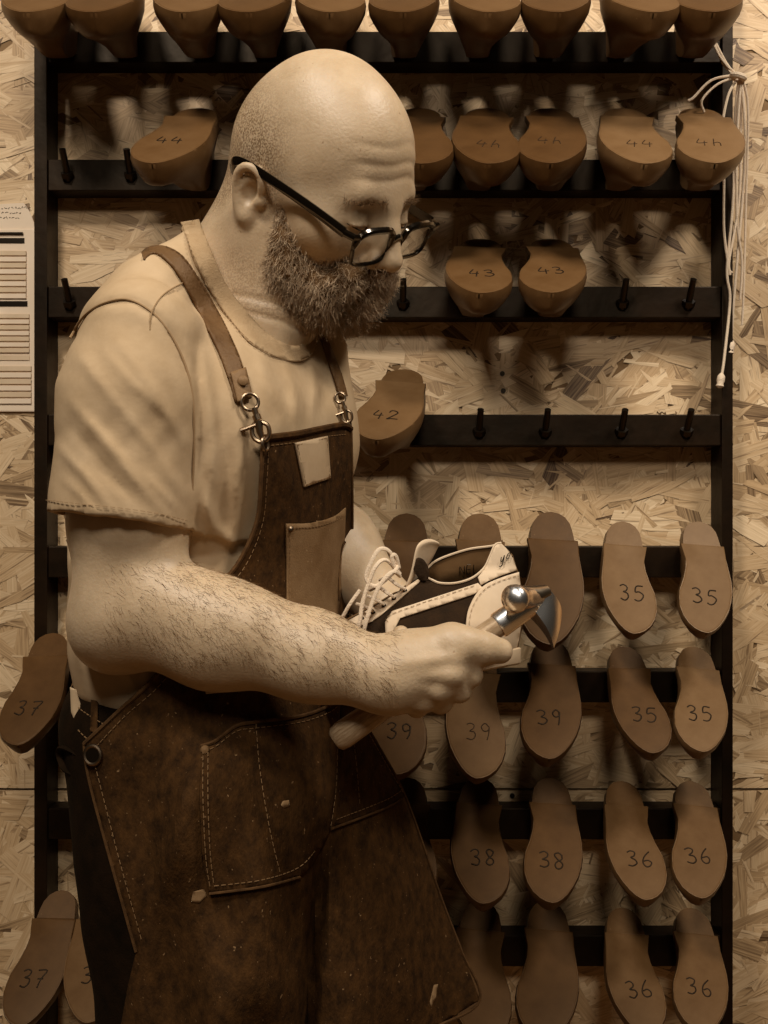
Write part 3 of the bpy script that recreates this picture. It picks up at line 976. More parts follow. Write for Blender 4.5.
shirt = shirt0.copy()
FOLDS = []
def fold(uv, amp=.0035, w=6.0): FOLDS.append((np.array(uv, float), amp, w))
for uv, amp, w in (
    ([(84, 362), (112, 402), (148, 446), (184, 494)], .0042, 6), ([(70, 400), (98, 436), (134, 478), (168, 516)], .0042, 6),
    ([(120, 346), (152, 388), (184, 442)], .0034, 6), ([(58, 446), (84, 474), (112, 512)], .0036, 5), ([(104, 350), (134, 384), (162, 412)], .0026, 5),
    ([(64, 480), (80, 494), (96, 514)], .0028, 4), ([(140, 470), (160, 492), (180, 512)], .0026, 4), ([(90, 420), (112, 446), (128, 462)], .0022, 4),
    ([(204, 352), (213, 420), (213, 480), (203, 545)], .0044, 7), ([(230, 372), (240, 440), (236, 520), (222, 570)], .0036, 6),
    ([(198, 478), (214, 526), (238, 548)], .0040, 6), ([(282, 356), (294, 388), (300, 425)], .0028, 5), ([(312, 362), (316, 388), (312, 422)], .0024, 5),
    ([(258, 362), (266, 384), (284, 412)], .0024, 5), ([(100, 560), (90, 620), (96, 690)], .0040, 6), ([(118, 640), (126, 672), (142, 700)], .0045, 6),
    ([(84, 600), (78, 650), (84, 695)], .0036, 5), ([(150, 660), (146, 680), (150, 700)], .0030, 5),
    ([(196, 340), (199, 400), (197, 450), (193, 485)], -.0036, 4.5), ([(96, 384), (130, 426), (168, 474)], -.0028, 5), ([(72, 428), (100, 464), (138, 506)], -.0028, 5),
    ([(218, 400), (226, 460), (219, 530)], -.0030, 5), ([(72, 338), (86, 316), (106, 303), (132, 301), (158, 318), (180, 352), (191, 392)], -.0026, 3.5),
    ([(268, 358), (282, 392), (292, 424)], -.0024, 5), ([(150, 272), (170, 290), (190, 320), (215, 370)], -.0016, 6)):
    fold(uv, amp, w)
def fold_disp(X):
    u = 384 + X[:, 0] / X[:, 1] * FPX; v = 512 - (X[:, 2] - CAMZ) / X[:, 1] * FPX
    out = np.zeros(len(X))
    frontal = np.clip((1.14 - X[:, 1]) / .04, 0, 1)
    Pn = np.stack([u, v], 1)
    for uv, amp, w in FOLDS:
        lo_ = uv.min(0) - 3*w; hi_ = uv.max(0) + 3*w
        m = (u > lo_[0]) & (u < hi_[0]) & (v > lo_[1]) & (v < hi_[1])
        if not m.any(): continue
        Q = Pn[m]; best = np.full(len(Q), 1e9); par = np.zeros(len(Q)); n = len(uv) - 1
        for i in range(n):
            a, b = uv[i], uv[i+1]; ab = b - a
            t = np.clip((Q - a) @ ab / (ab @ ab), 0, 1)
            d = np.sqrt((((Q - a) - t[:, None] * ab) ** 2).sum(1))
            k = d < best; best = np.where(k, d, best); par = np.where(k, (i + t) / n, par)
        out[m] += amp * np.exp(-(best / w) ** 2) * np.sin(np.pi * np.clip(par * .9 + .05, 0, 1)) ** .7
    # fine wrinkling of the cotton
    out += .0007 * np.sin(u / 7.5 + 2.2 * np.sin(v / 23)) * np.sin(v / 13 + u / 31)
    return out * frontal
# armhole crease, sleeve end, neck hole, hem
sl_a = Pa(128, 345, .935); sl_b = Pa(118, 532, .925)
shirt.plane((0, 0, 1.058), (0, 0, -1), .02)
# sleeve: cut below the hem only around the arm
def shirt_post(X, D):
    # sleeve end: everything near the arm below a tilted plane is removed
    c = Pa(118, 522, .925); n = np.array((-.13, -.10, -1.0)); n /= np.linalg.norm(n)
    near = Sdf.prim(('c', sl_a, Pa(116, 640, .925), .13, .13, 0, 0), X)
    # the torso itself is not cut
    tor = np.min([Sdf.prim(shirt0.p[i], X) for i in range(4)], axis=0) - .004
    cut = np.maximum(np.maximum(near, -((X - c) @ n)), -tor)
    D = np.maximum(D, -cut)
    # hollow inside the sleeve
    h1 = Sdf.prim(('c', Pa(128, 440, .935), Pa(122, 600, .93), .0585, .0600, 0, 0), X)
    h1 = np.maximum(h1, -tor)
    D = np.maximum(D, -h1)
    # left sleeve end
    c2 = SL * .5 + EL * .5; n2 = (EL - SL) / np.linalg.norm(EL - SL)
    near2 = Sdf.prim(('c', SL, EL, .10, .10, 0, 0), X)
    D = np.maximum(D, -np.maximum(np.maximum(near2, -((X - c2) @ n2)), -tor))
    # neck hole: trimmed along the collar line
    u = 384 + X[:, 0] / X[:, 1] * FPX; v = 512 - (X[:, 2] - CAMZ) / X[:, 1] * FPX
    ve = np.interp(u, [184, 199, 212, 227, 249, 270, 290, 303, 308, 314], [170, 222, 256, 289, 318, 339, 349, 347, 330, 180])
    D = np.maximum(D, (ve - v) / FPX * X[:, 1] * .6)
    return D - fold_disp(X)

# ------------------------------------------------------------------ jeans and boots
jeans = Sdf()
jeans.ell(T(.005, 0, .98), TA, (.125, .160, .14), .05)
jeans.ell(T(-.012, 0, 1.035), TA, (.140, .158, .10), .04)
jeans.cone(T(-.015, -.075, .94), T(-.005, -.08, .86), .072, .072, .05)
jeans.cone(T(-.035, .08, .94), T(-.02, .085, .86), .078, .075, .05)
HR_, KR_, AR_ = T(.015, -.083, .90), T(.03, -.105, .50), T(-.02, -.11, .09)
HL_, KL_, AL_ = T(.01, .085, .90), T(.17, .10, .52), T(.10, .11, .09)
for (a, b, c) in ((HR_, KR_, AR_), (HL_, KL_, AL_)):
    jeans.cone(a, b, .087, .068, .04)
    jeans.cone(b, c, .070, .058, .04)
jeans.plane((0, 0, 1.085), (0, 0, 1))
jeans.plane((0, 0, .075), (0, 0, -1))
# ------------------------------------------------------------------ skin and cloth materials
def skin_mat():
    m = node_mat('skin', sepia(150), rough=0.47, spec=0.42, var=sepia(166), var_scale=38, bump=0.2, bump_scale=340, sss=0.08, speck=(sepia(128), 190, 0.70))
    nt = m.node_tree; N, L = nt.nodes, nt.links
    b = N['Principled BSDF']
    b.inputs['Specular Tint'].default_value = (1, .95, .88, 1)
    src = b.inputs['Base Color'].links[0].from_socket
    at = N.new('ShaderNodeAttribute'); at.attribute_name = 'stubble'
    tc = N.new('ShaderNodeTexCoord')
    nz = N.new('ShaderNodeTexNoise'); nz.inputs['Scale'].default_value = 520; nz.inputs['Detail'].default_value = 2
    L.new(tc.outputs['Object'], nz.inputs['Vector'])
    rp = N.new('ShaderNodeValToRGB'); rp.color_ramp.elements[0].position = .40; rp.color_ramp.elements[1].position = .60
    L.new(nz.outputs['Fac'], rp.inputs[0])
    ma = N.new('ShaderNodeMath'); ma.operation = 'MULTIPLY'
    L.new(rp.outputs[0], ma.inputs[0]); L.new(at.outputs['Fac'], ma.inputs[1])
    mx = N.new('ShaderNodeMix'); mx.data_type = 'RGBA'
    L.new(ma.outputs[0], mx.inputs['Factor']); L.new(src, mx.inputs['A']); mx.inputs['B'].default_value = sepia(72)
    L.new(mx.outputs['Result'], b.inputs['Base Color'])
    return m
M_skin = skin_mat()
M_shirt = node_mat('tshirt_cotton', sepia(143), rough=0.85, spec=0.15, var=sepia(156), var_scale=24, bump=0.14, bump_scale=150, bump_stretch=(1, 1, 1))
M_rib = node_mat('tshirt_rib', sepia(130), rough=0.85, spec=0.15, var=sepia(142), var_scale=60, bump=0.4, bump_scale=500)
M_seam = node_mat('tshirt_seam', sepia(122), rough=0.9)
M_jeans = node_mat('jeans_denim', sepia(10), rough=0.9, spec=0.08, var=sepia(22), var_scale=40, bump=0.3, bump_scale=500)
M_denim = node_mat('apron_denim', sepia(28), rough=0.85, spec=0.12, var=sepia(56), var_scale=90, var_stretch=(1, 1, .75), detail=9, bump=0.5, bump_scale=500, bump_stretch=(1, 1, .5), speck=(sepia(100), 260, 0.69))
M_denim2 = node_mat('pocket_denim', sepia(88), rough=0.85, spec=0.15, var=sepia(108), var_scale=26, detail=9, bump=0.35, bump_scale=600, speck=(sepia(130), 240, 0.68))
M_hem = node_mat('denim_edge', sepia(42), rough=0.9, var=sepia(66), var_scale=120)
M_thread = node_mat('thread', sepia(98), rough=0.8)
M_leather = node_mat('leather', sepia(84), rough=0.55, spec=0.35, var=sepia(100), var_scale=30, bump=0.2, bump_scale=340)
M_strap = node_mat('strap_leather', sepia(64), rough=0.55, spec=0.35, var=sepia(82), var_scale=30, bump=0.4, bump_scale=260)
M_patch = node_mat('patch_leather', sepia(152), rough=0.5, spec=0.35, var=sepia(164), var_scale=20, bump=0.1, bump_scale=200)
M_metal = node_mat('antique_metal', rgb(128,106,82), rough=0.34, metal=1.0)
M_steel = node_mat('polished_steel', rgb(246,238,226), rough=0.27, metal=1.0)
M_steel2 = node_mat('dark_steel', rgb(170,150,125), rough=0.3, metal=1.0, var=rgb(200,180,150), var_scale=30)
M_boot = node_mat('boot_leather', sepia(34), rough=0.5, var=sepia(44), var_scale=12)
M_hair = node_mat('beard_hair', sepia(104), rough=0.45, spec=0.4, var=sepia(178), var_scale=110)
M_hairdark = node_mat('beard_under', sepia(62), rough=0.8, var=sepia(96), var_scale=120)
M_armhair = node_mat('body_hair', sepia(80), rough=0.6)
M_frame = node_mat('glasses_acetate', sepia(8), rough=0.15, spec=0.6, coat=0.5)
M_lash = node_mat('eyelash', sepia(24), rough=0.7)
M_stain = node_mat('paint_stain', sepia(92), rough=0.8, var=sepia(112), var_scale=60)

# ------------------------------------------------------------------ the person
person = tag(empty('person', (T(0, 0, 0)[0], T(0, 0, 0)[1], 0)),
             'bald bearded man in t-shirt and denim apron looking down at his hammer', 'person')
POFF = np.array(-Vector(person.location))
V, F = polygonise(body, (-.40, .78, .98), (.16, 1.42, 1.77), .0025, body_post)
skin_o = np_mesh('body', V, F, M_skin, person, POFF)
# stubble: horseshoe of cropped hair, temples, upper lip and neck
q = (V - HC) @ HA.T / HS
side = np.clip((.098 - q[:, 2] + np.clip(-q[:, 0], 0, .1) * .35) / .05, 0, 1) * np.clip((.038 - q[:, 0] + .0) / .035, 0, 1) * np.clip((q[:, 2] + .03 + np.clip(-q[:, 0] - .03, 0, .1)) / .03, 0, 1)
side *= np.clip((np.abs(q[:, 1]) + np.clip(-q[:, 0] - .04, 0, .06) * 1.2 - .035) / .02, 0, 1)
ear = (q[:, 0] > -.03) & (q[:, 0] < .02) & (np.abs(q[:, 1]) > .077) & (q[:, 2] < .04)
side[ear] = 0
brow = np.clip(1 - np.abs(q[:, 2] - .041 - .004 * np.cos(q[:, 1] * 60)) / .006, 0, 1) * (np.abs(q[:, 1]) > .012) * (np.abs(q[:, 1]) < .055) * (q[:, 0] > .065)
neck = np.clip((-.045 - q[:, 2]) / .02, 0, 1) * np.clip((q[:, 0] + .03) / .03, 0, 1) * (V[:, 2] > 1.46)
st = np.clip(side * .75 + brow * .3 + neck * .35, 0, 1)
far = np.linalg.norm(V - HC, axis=1) > .24
st[far] = 0
at = skin_o.data.attributes.new('stubble', 'FLOAT', 'POINT'); at.data.foreach_set('value', st.astype(np.float32))
# eyelashes / closed lid line
for s in (-1, 1):
    mb = MB()
    mb.tube(catmull([Vector(H(.1030, s*.021, .014)), Vector(H(.1080, s*.029, .0125)), Vector(H(.1080, s*.038, .0125)), Vector(H(.099, s*.049, .016))], 6), .0009, 6)
    mb.build('eyelash', M_lash, person)

V2, F2 = polygonise(shirt, (-.40, .78, 1.02), (.06, 1.42, 1.56), .0034, shirt_post)
np_mesh('tshirt', V2, F2, M_shirt, person, POFF)
V3, F3 = polygonise(jeans, (-.42, .82, .06), (.12, 1.38, 1.10), .007)
np_mesh('jeans', V3, F3, M_jeans, person, POFF)
for (an, nm) in ((AR_, 'boot'), (AL_, 'boot')):
    b = Sdf()
    g = lambda a, c, z: np.array((an[0], an[1], 0)) + a * TF + c * TLV + z * UP
    b.cone(g(0, 0, .13), g(-.005, 0, .05), .055, .048, .03)
    b.cone(g(.0, 0, .05), g(.12, 0, .045), .046, .042, .03)
    b.ell(g(.15, .0, .035), TA, (.065, .050, .036), .03)
    b.cone(g(-.03, 0, .02), g(.15, 0, .02), .043, .048, .015)
    b.plane((0, 0, .001), (0, 0, -1)); b.plane((0, 0, .15), (0, 0, 1))
    c = g(.06, 0, .07)
    Vb, Fb = polygonise(b, c - np.array((.26, .26, .09)), c + np.array((.26, .26, .12)), .007)
    np_mesh('boot', Vb, Fb, M_boot, person, POFF)

# ---- hair strands as thin three-sided tubes
def strands_mesh(name, roots, dirs, lens, rad, mat, curl=.3, seg=4, seed=1, gravity=(0, 0, 0), extra=None):
    r = np.random.RandomState(seed)
    n = len(roots)
    p = roots.copy(); d = dirs.copy()
    ring = np.zeros((n, seg + 1, 3, 3))
    cu = r.normal(0, 1, (n, 3))
    for i in range(seg + 1):
        a = np.cross(d, cu); a /= np.linalg.norm(a, axis=1)[:, None] + 1e-9
        b = np.cross(d, a)
        w = rad * (1 - .75 * i / seg)
        for k in range(3):
            an = 2 * math.pi * k / 3
            ring[:, i, k] = p + (a * math.cos(an) + b * math.sin(an)) * w
        p = p + d * (lens / seg)[:, None]
        d = d + cu * curl / seg + np.array(gravity) / seg + r.normal(0, curl * .35, (n, 3))
        d /= np.linalg.norm(d, axis=1)[:, None]
    V = ring.reshape(-1, 3)
    base = (np.arange(n) * (seg + 1) * 3)[:, None]
    fs = []
    for i in range(seg):
        for k in range(3):
            k2 = (k + 1) % 3
            fs.append(np.array([i*3+k, i*3+k2, (i+1)*3+k2, (i+1)*3+k])[None] + base)
    F = np.concatenate(fs)
    if extra is not None:
        F = np.concatenate([F, extra[1] + len(V)]); V = np.concatenate([V, extra[0]])
    return np_mesh(name, V, F, mat, person, POFF)

# beard: a dense core and some thousands of curling hairs
bs = Sdf()
for s in (-1, 1):
    bs.cone(H(.034, s*.067, .002), H(.037, s*.060, -.030), .003, .008, .02)
    bs.cone(H(.037, s*.060, -.030), H(.048, s*.052, -.055), .008, .015, .02)
    bs.cone(H(.048, s*.053, -.055), H(.076, s*.030, -.078), .017, .022, .03)
    bs.cone(H(.044, s*.054, -.042), H(.086, s*.040, -.050), .007, .009, .02)
    bs.cone(H(.122, s*.006, -.031), H(.105, s*.032, -.042), .0070, .010, .012)
    bs.cone(H(.104, s*.032, -.044), H(.092, s*.035, -.060), .010, .016, .02)
bs.cone(H(.092, 0, -.072), H(.090, 0, -.082), .024, .021, .03)
bs.ball(H(.105, 0, -.058), .016, .02)
r_ = np.random.RandomState(4)
def wob(X, D):
    q = X * 95
    return D + .0022 * np.sin(q[:, 0] * 1.7 + 2 * np.sin(q[:, 2])) * np.sin(q[:, 1] * 1.5 + q[:, 2] * .7)
Vb, Fb = polygonise(bs, HC - .24, HC + .24, .004, wob)
qb = (Vb - HC) @ HA.T / HS
# normals from faces
fn = np.cross(Vb[Fb[:, 2]] - Vb[Fb[:, 0]], Vb[Fb[:, 3]] - Vb[Fb[:, 1]])
vn = np.zeros_like(Vb)
for k in range(4): np.add.at(vn, Fb[:, k], fn)
vn /= np.linalg.norm(vn, axis=1)[:, None] + 1e-12
ok = np.where(body.ev(Vb) > -.004)[0]
pick = ok[r_.randint(0, len(ok), 11000)]
nb_ = len(pick)
roots = Vb[pick] + r_.normal(0, .0012, (len(pick), 3)) - vn[pick] * .002
qq = qb[pick]
flow = hf * .35 - hu * .9
dirs = vn[pick] * .55 + flow * (.75 + .3 * r_.rand(len(pick), 1)) + r_.normal(0, .33, (len(pick), 3))
dirs /= np.linalg.norm(dirs, axis=1)[:, None]
lens = (.009 + .012 * r_.rand(len(pick))) * np.clip(.55 + (-qq[:, 2] - .02) * 9, .5, 1.25)
# cheek hairs growing straight from the skin along the edge of the beard
fnb = np.cross(V[F[:, 2]] - V[F[:, 0]], V[F[:, 3]] - V[F[:, 1]]); vnb = np.zeros_like(V)
for k in range(4): np.add.at(vnb, F[:, k], fnb)
vnb /= np.linalg.norm(vnb, axis=1)[:, None] + 1e-12
dB = np.full(len(V), 1.0); hm = np.linalg.norm(V - HC, axis=1) < .2
dB[hm] = bs.ev(V[hm])
ci = np.where((dB < .011) & (dB > -.004) & (q[:, 2] < .012) & (q[:, 0] > .015) & (np.abs(q[:, 1]) < .069))[0]
ck = ci[r_.randint(0, len(ci), 2600)]
ck = ck[r_.rand(len(ck)) < np.clip(1.15 - dB[ck] / .010, 0, 1)]
cd = vnb[ck] * .45 + flow * .8 + r_.normal(0, .33, (len(ck), 3)); cd /= np.linalg.norm(cd, axis=1)[:, None]
roots = np.concatenate([roots, V[ck]]); dirs = np.concatenate([dirs, cd]); lens = np.concatenate([lens, .006 + .007 * r_.rand(len(ck))])
beard = np_mesh('beard', Vb, Fb, M_hairdark, person, POFF)
hairs = strands_mesh('beard_hairs', roots, dirs, lens, .00042, M_hair, curl=.62, seg=6, seed=3, gravity=(-.03, 0, -.25))
hairs.parent = beard
tag(hairs, kind='stuff')
# eyebrows
m = (brow > .5)
bi = np.where(m)[0]
if len(bi):
    pk = bi[r_.randint(0, len(bi), 170)]
    sg = np.sign(q[pk, 1])[:, None]
    dd = hl * sg * .9 + hf * .35 + hu * .15 + r_.normal(0, .22, (len(pk), 3)); dd /= np.linalg.norm(dd, axis=1)[:, None]
    eb = strands_mesh('eyebrows', V[pk], dd, .006 + .005 * r_.rand(len(pk)), .00025, M_armhair, curl=.2, seg=3, seed=8)
    tag(eb, kind='stuff')
# hair on the forearms
fa = (V[:, 2] < 1.215) & (V[:, 0] < .01) & (V[:, 1] < 1.0) & (V[:, 0] > -.25)
fi = np.where(fa)[0]
# normals of the body
fnb = np.cross(V[F[:, 2]] - V[F[:, 0]], V[F[:, 3]] - V[F[:, 1]]); vnb = np.zeros_like(V)
for k in range(4): np.add.at(vnb, F[:, k], fnb)
vnb /= np.linalg.norm(vnb, axis=1)[:, None] + 1e-12
fi = fi[(vnb[fi, 2] > -.45) & (vnb[fi, 1] < .5)]
pk = fi[r_.randint(0, len(fi), 4200)]
pk = pk[r_.rand(len(pk)) < np.clip((V[pk, 0] + .30) / .12, .15, 1)]
ax = (WR - FM) / np.linalg.norm(WR - FM)
dd = vnb[pk] * .16 + ax * .62 + np.array((0, 0, -.42)) + r_.normal(0, .26, (len(pk), 3))
dd -= vnb[pk] * np.clip((dd * vnb[pk]).sum(1), None, 0)[:, None]
dd /= np.linalg.norm(dd, axis=1)[:, None]
ah = strands_mesh('arm_hair', V[pk], dd, .005 + .008 * r_.rand(len(pk)), .00012, M_armhair, curl=.25, seg=4, seed=5)
tag(ah, kind='stuff')
# ------------------------------------------------------------------ sheets laid over the body
support = Sdf(); support.p = [x for x in shirt0.p] + [x for x in jeans.p if x[6] == 0]
support.cone(T(0, -.0, 1.06), T(0, 0, 1.0), .13, .13, .05)

def poly_grid(poly, step):
    """polygon (pixels) cut into a fine grid; returns 2D verts and faces"""
    bm = bmesh.new()
    vs = [bm.verts.new((x, y, 0)) for x, y in poly]
    bm.faces.new(vs)
    xs = [p[0] for p in poly]; ys = [p[1] for p in poly]
    x = math.ceil(min(xs) / step) * step
    while x < max(xs):
        bmesh.ops.bisect_plane(bm, geom=bm.verts[:] + bm.edges[:] + bm.faces[:], plane_co=(x, 0, 0), plane_no=(1, 0, 0)); x += step
    y = math.ceil(min(ys) / step) * step
    while y < max(ys):
        bmesh.ops.bisect_plane(bm, geom=bm.verts[:] + bm.edges[:] + bm.faces[:], plane_co=(0, y, 0), plane_no=(0, 1, 0)); y += step
    bm.verts.ensure_lookup_table(); bm.verts.index_update()
    V = [(v.co.x, v.co.y) for v in bm.verts]
    F = [tuple(v.index for v in f.verts) for f in bm.faces]
    bm.free()
    return V, F
def smooth_poly(poly, n=5):
    return [(p.x, p.y) for p in catmull([Vector((x, y, 0)) for x, y in poly], n)]
def sheet(name, poly, fY, mat, parent, thick=.0025, off=0.0, step=6):
    V, F = poly_grid(poly, step)
    Y = np.array(fY(V)) - off
    pts = pix(V, Y)
    mb = MB(); mb.v = [Vector(p) for p in pts]; mb.f = [f for f in F]
    o = mb.build(name, mat, parent)
    # make the front side face the camera, thicken away from it
    bm = bmesh.new(); bm.from_mesh(o.data)
    s = sum(f.normal.y * f.calc_area() for f in bm.faces)
    if s > 0: bmesh.ops.reverse_faces(bm, faces=bm.faces[:])
    bm.to_mesh(o.data); bm.free()
    md = o.modifiers.new('thickness', 'SOLIDIFY'); md.thickness = thick; md.offset = -1
    return o
def line3(uv, fY, off, n=6):
    sm = catmull([Vector((x, y, 0)) for x, y in uv], n)
    V = [(p.x, p.y) for p in sm]
    return [Vector(p) for p in pix(V, np.array(fY(V)) - off)]
def stitches(uv, fY, parent, off=.0045, name='stitching', r=.00042, dash=.0042, gap=.0022, mat=None, n=6):
    pts = line3(uv, fY, off, n)
    mb = MB(); acc = 0.0; cur = [pts[0]]; on = True
    for a, b in zip(pts[:-1], pts[1:]):
        L = (b - a).length; t = 0.0
        while t < L:
            lim = dash if on else gap
            s = min(lim - acc, L - t)
            t += s; acc += s
            q = a.lerp(b, t / L) if L else b
            if on: cur.append(q)
            if acc >= lim - 1e-9:
                if on and len(cur) > 1: mb.tube(cur, r, 4)
                on = not on; acc = 0.0; cur = [q]
    if mb.v: return mb.build(name, mat or M_thread, parent)
def seam(uv, fY, parent, off, r, name, mat, flat=None):
    return MB().tube(line3(uv, fY, off), r, 6).build(name, mat, parent)

fShirt = lambda V: trace(shirt, V)
# t-shirt trims: ribbed collar, seams, hems
tee = [o for o in person.children if o.name.startswith('tshirt')][0]
def neckY(V): return trace(NECKSUP, V)
NECKSUP = Sdf(); NECKSUP.p = list(shirt0.p)
inner = [(199, 219), (212, 252), (227, 285), (249, 314), (270, 335), (290, 345), (303, 343), (308, 326)]
outer = [(319, 322), (315, 350), (299, 361), (275, 356), (250, 341), (228, 316), (208, 285), (193, 254), (181, 222)]
sheet('collar', smooth_poly(inner) + smooth_poly(outer), neckY, M_rib, person, .005, .004, 5)
stitches(outer[::-1], neckY, person, .0062, 'collar_stitch', .0005, mat=M_seam)
seam([(70, 338), (84, 316), (104, 303), (130, 300), (158, 318), (180, 352), (192, 392), (194, 440), (192, 500)], fShirt, person, -.0022, .0012, 'armhole_seam', M_seam)
seam([(150, 330), (152, 312), (164, 294), (188, 280)], fShirt, person, -.0004, .0007, 'shoulder_seam', M_seam)
stitches([(46, 500), (80, 504), (120, 508), (160, 514), (188, 521)], fShirt, person, .0022, 'sleeve_stitch', .0004, mat=M_seam)

# jeans trims at the hip
fJ = lambda V: trace(jeans, V)
stitches([(74, 704), (84, 712), (100, 722), (116, 730)], fJ, person, .0012, 'jeans_stitching', .0005)
stitches([(78, 730), (86, 738), (92, 742)], fJ, person, .0012, 'jeans_stitching', .0005)
sheet('belt_loop', [(91, 698), (97, 700), (96, 732), (90, 730)], fJ, M_denim, person, .003, .004, 6)

# ------------------------------------------------------------------ apron
apron = tag(empty('apron', (T0[0], T0[1], .62)), 'dark denim work apron with leather straps worn over the pale t-shirt', 'apron')
ctrl_t = [(262, 440), (258, 520), (300, 430), (349, 428), (262, 480), (300, 480), (348, 480), (300, 530), (346, 540), (240, 565), (300, 600), (344, 600),
          (215, 592), (160, 672), (200, 650), (250, 650), (300, 660), (338, 660), (120, 705)]
cy = trace(support, ctrl_t, .010)
ctrl = [(u, v, y) for (u, v), y in zip(ctrl_t, cy)]
ctrl += [(84, 746, .985), (92, 790, .975), (110, 860, .965), (137, 955, .955), (122, 1024, .945), (112, 1070, .945), (150, 720, .945), (182, 780, .915), (160, 860, .915),
         (140, 955, .935), (200, 720, .935), (270, 710, .965), (340, 700, 1.030), (200, 760, .915), (270, 790, .935), (335, 780, 1.000), (205, 890, .905), (270, 890, .918),
         (330, 830, .985), (320, 900, .975), (404, 795, 1.105), (370, 750, 1.06), (440, 900, 1.125), (480, 1000, 1.135), (440, 1026, 1.09), (380, 900, 1.03), (400, 1000, 1.04), (200, 1000, .895),
         (270, 1000, .905), (300, 1024, .955), (335, 960, .985), (350, 1060, .99), (250, 1080, .905), (160, 1080, .91)]
C_ = np.array(ctrl)
def _tps(A, B):
    d = np.sqrt(((A[:, None, :2] - B[None, :, :2]) / 100) ** 2 @ np.ones(2))
    return np.where(d > 1e-9, d * d * np.log(np.maximum(d, 1e-9)), 0)
nC = len(C_)
Pm = np.concatenate([np.ones((nC, 1)), C_[:, :2] / 100], 1)
Kmat = np.block([[_tps(C_, C_) + np.eye(nC) * .02, Pm], [Pm.T, np.zeros((3, 3))]])
Wc = np.linalg.solve(Kmat, np.concatenate([C_[:, 2], np.zeros(3)]))
def fA(V):
    V = np.array(V, float)
    Q = _tps(V, C_) @ Wc[:nC] + Wc[nC] + (V / 100) @ Wc[nC+1:]
    # soft vertical folds of the skirt
    dn = np.clip((V[:, 1] - 700) / 250, 0, 1)
    Q = Q + dn * (.009 * np.sin(V[:, 0] / 21 + V[:, 1] / 80) + .005 * np.sin(V[:, 0] / 11 - V[:, 1] / 70))
    # fold ridge of the front panel over the side panel
    xr = np.interp(V[:, 1], [740, 780, 955, 1030], [205, 182, 137, 120])
    Q = Q - .017 * np.clip((V[:, 0] - xr + 4) / 8, 0, 1) * np.clip((V[:, 1] - 740) / 60, 0, 1) * np.clip(1 - (V[:, 0] - xr - 8) / 70, 0, 1)
    # diagonal drag line across the bib
    a_, b_ = np.array((268., 446.)), np.array((312., 524.)); ab = b_ - a_
    tt = np.clip((V - a_) @ ab / (ab @ ab), 0, 1); dd_ = np.sqrt((((V - a_) - tt[:, None] * ab) ** 2).sum(1))
    Q = Q - .0045 * np.exp(-(dd_ / 6) ** 2) * np.sin(np.pi * np.clip(tt, .05, .95))
    # crease under the big pocket, between the legs
    xc = np.interp(V[:, 1], [820, 900, 1030], [322, 318, 306])
    Q = Q - .010 * np.exp(-((V[:, 0] - xc + 12) / 7) ** 2) * np.clip((V[:, 1] - 850) / 50, 0, 1) + .026 * np.exp(-((V[:, 0] - xc) / 8) ** 2) * np.clip((V[:, 1] - 820) / 50, 0, 1)
    hit, best = trace(support, V, .007, want=True)
    lim = np.minimum(Q, hit - .0045 * np.exp(-(dd_ / 6) ** 2) * np.sin(np.pi * np.clip(tt, .05, .95)))
    return np.where(best < .002, lim, Q)
left_edge = smooth_poly([(263, 437), (261, 478), (257, 520), (240, 560), (214, 594), (160, 671), (118, 712), (84, 744)], 4)
main = left_edge + [(86, 765), (94, 800), (112, 866), (136, 952), (128, 985), (121, 1024), (112, 1075), (180, 1095), (260, 1090), (340, 1066), (400, 1042), (440, 1025), (480, 1000),
                    (462, 952), (440, 895), (405, 796), (372, 735), (347, 690), (349, 640), (352, 560), (352, 480), (351, 428), (343, 424)] + smooth_poly([(320, 428), (296, 433), (263, 437)], 3)[:-1]
panel = sheet('denim_panel', main, fA, M_denim, apron, .003, 0, 7)
# folded edges
seam([(263, 438), (296, 434), (320, 429), (343, 425), (351, 429)], fA, apron, .001, .0032, 'top_hem', M_denim)
seam([(263, 437), (261, 478), (257, 520), (240, 560), (214, 594), (160, 671), (118, 712), (84, 744)], fA, apron, .0, .0022, 'side_hem', M_hem)
seam([(84, 744), (86, 765), (94, 800), (112, 866), (136, 952)], fA, apron, .0, .0015, 'side_hem', M_hem)
seam([(347, 690), (372, 735), (405, 796), (440, 895), (462, 952), (480, 1000), (440, 1025), (400, 1042)], fA, apron, .0, .0018, 'side_hem', M_hem)
seam([(351, 428), (352, 480), (352, 560), (349, 640)], fA, apron, .0, .0018, 'side_hem', M_hem)
stitches([(266, 446), (298, 442), (322, 437), (348, 434)], fA, apron, .0012)
stitches([(269, 445), (267, 480), (263, 522), (247, 563), (221, 598), (168, 676), (124, 717), (93, 750)], fA, apron, .0012)
stitches([(95, 765), (104, 800), (121, 866), (143, 945)], fA, apron, .0014)
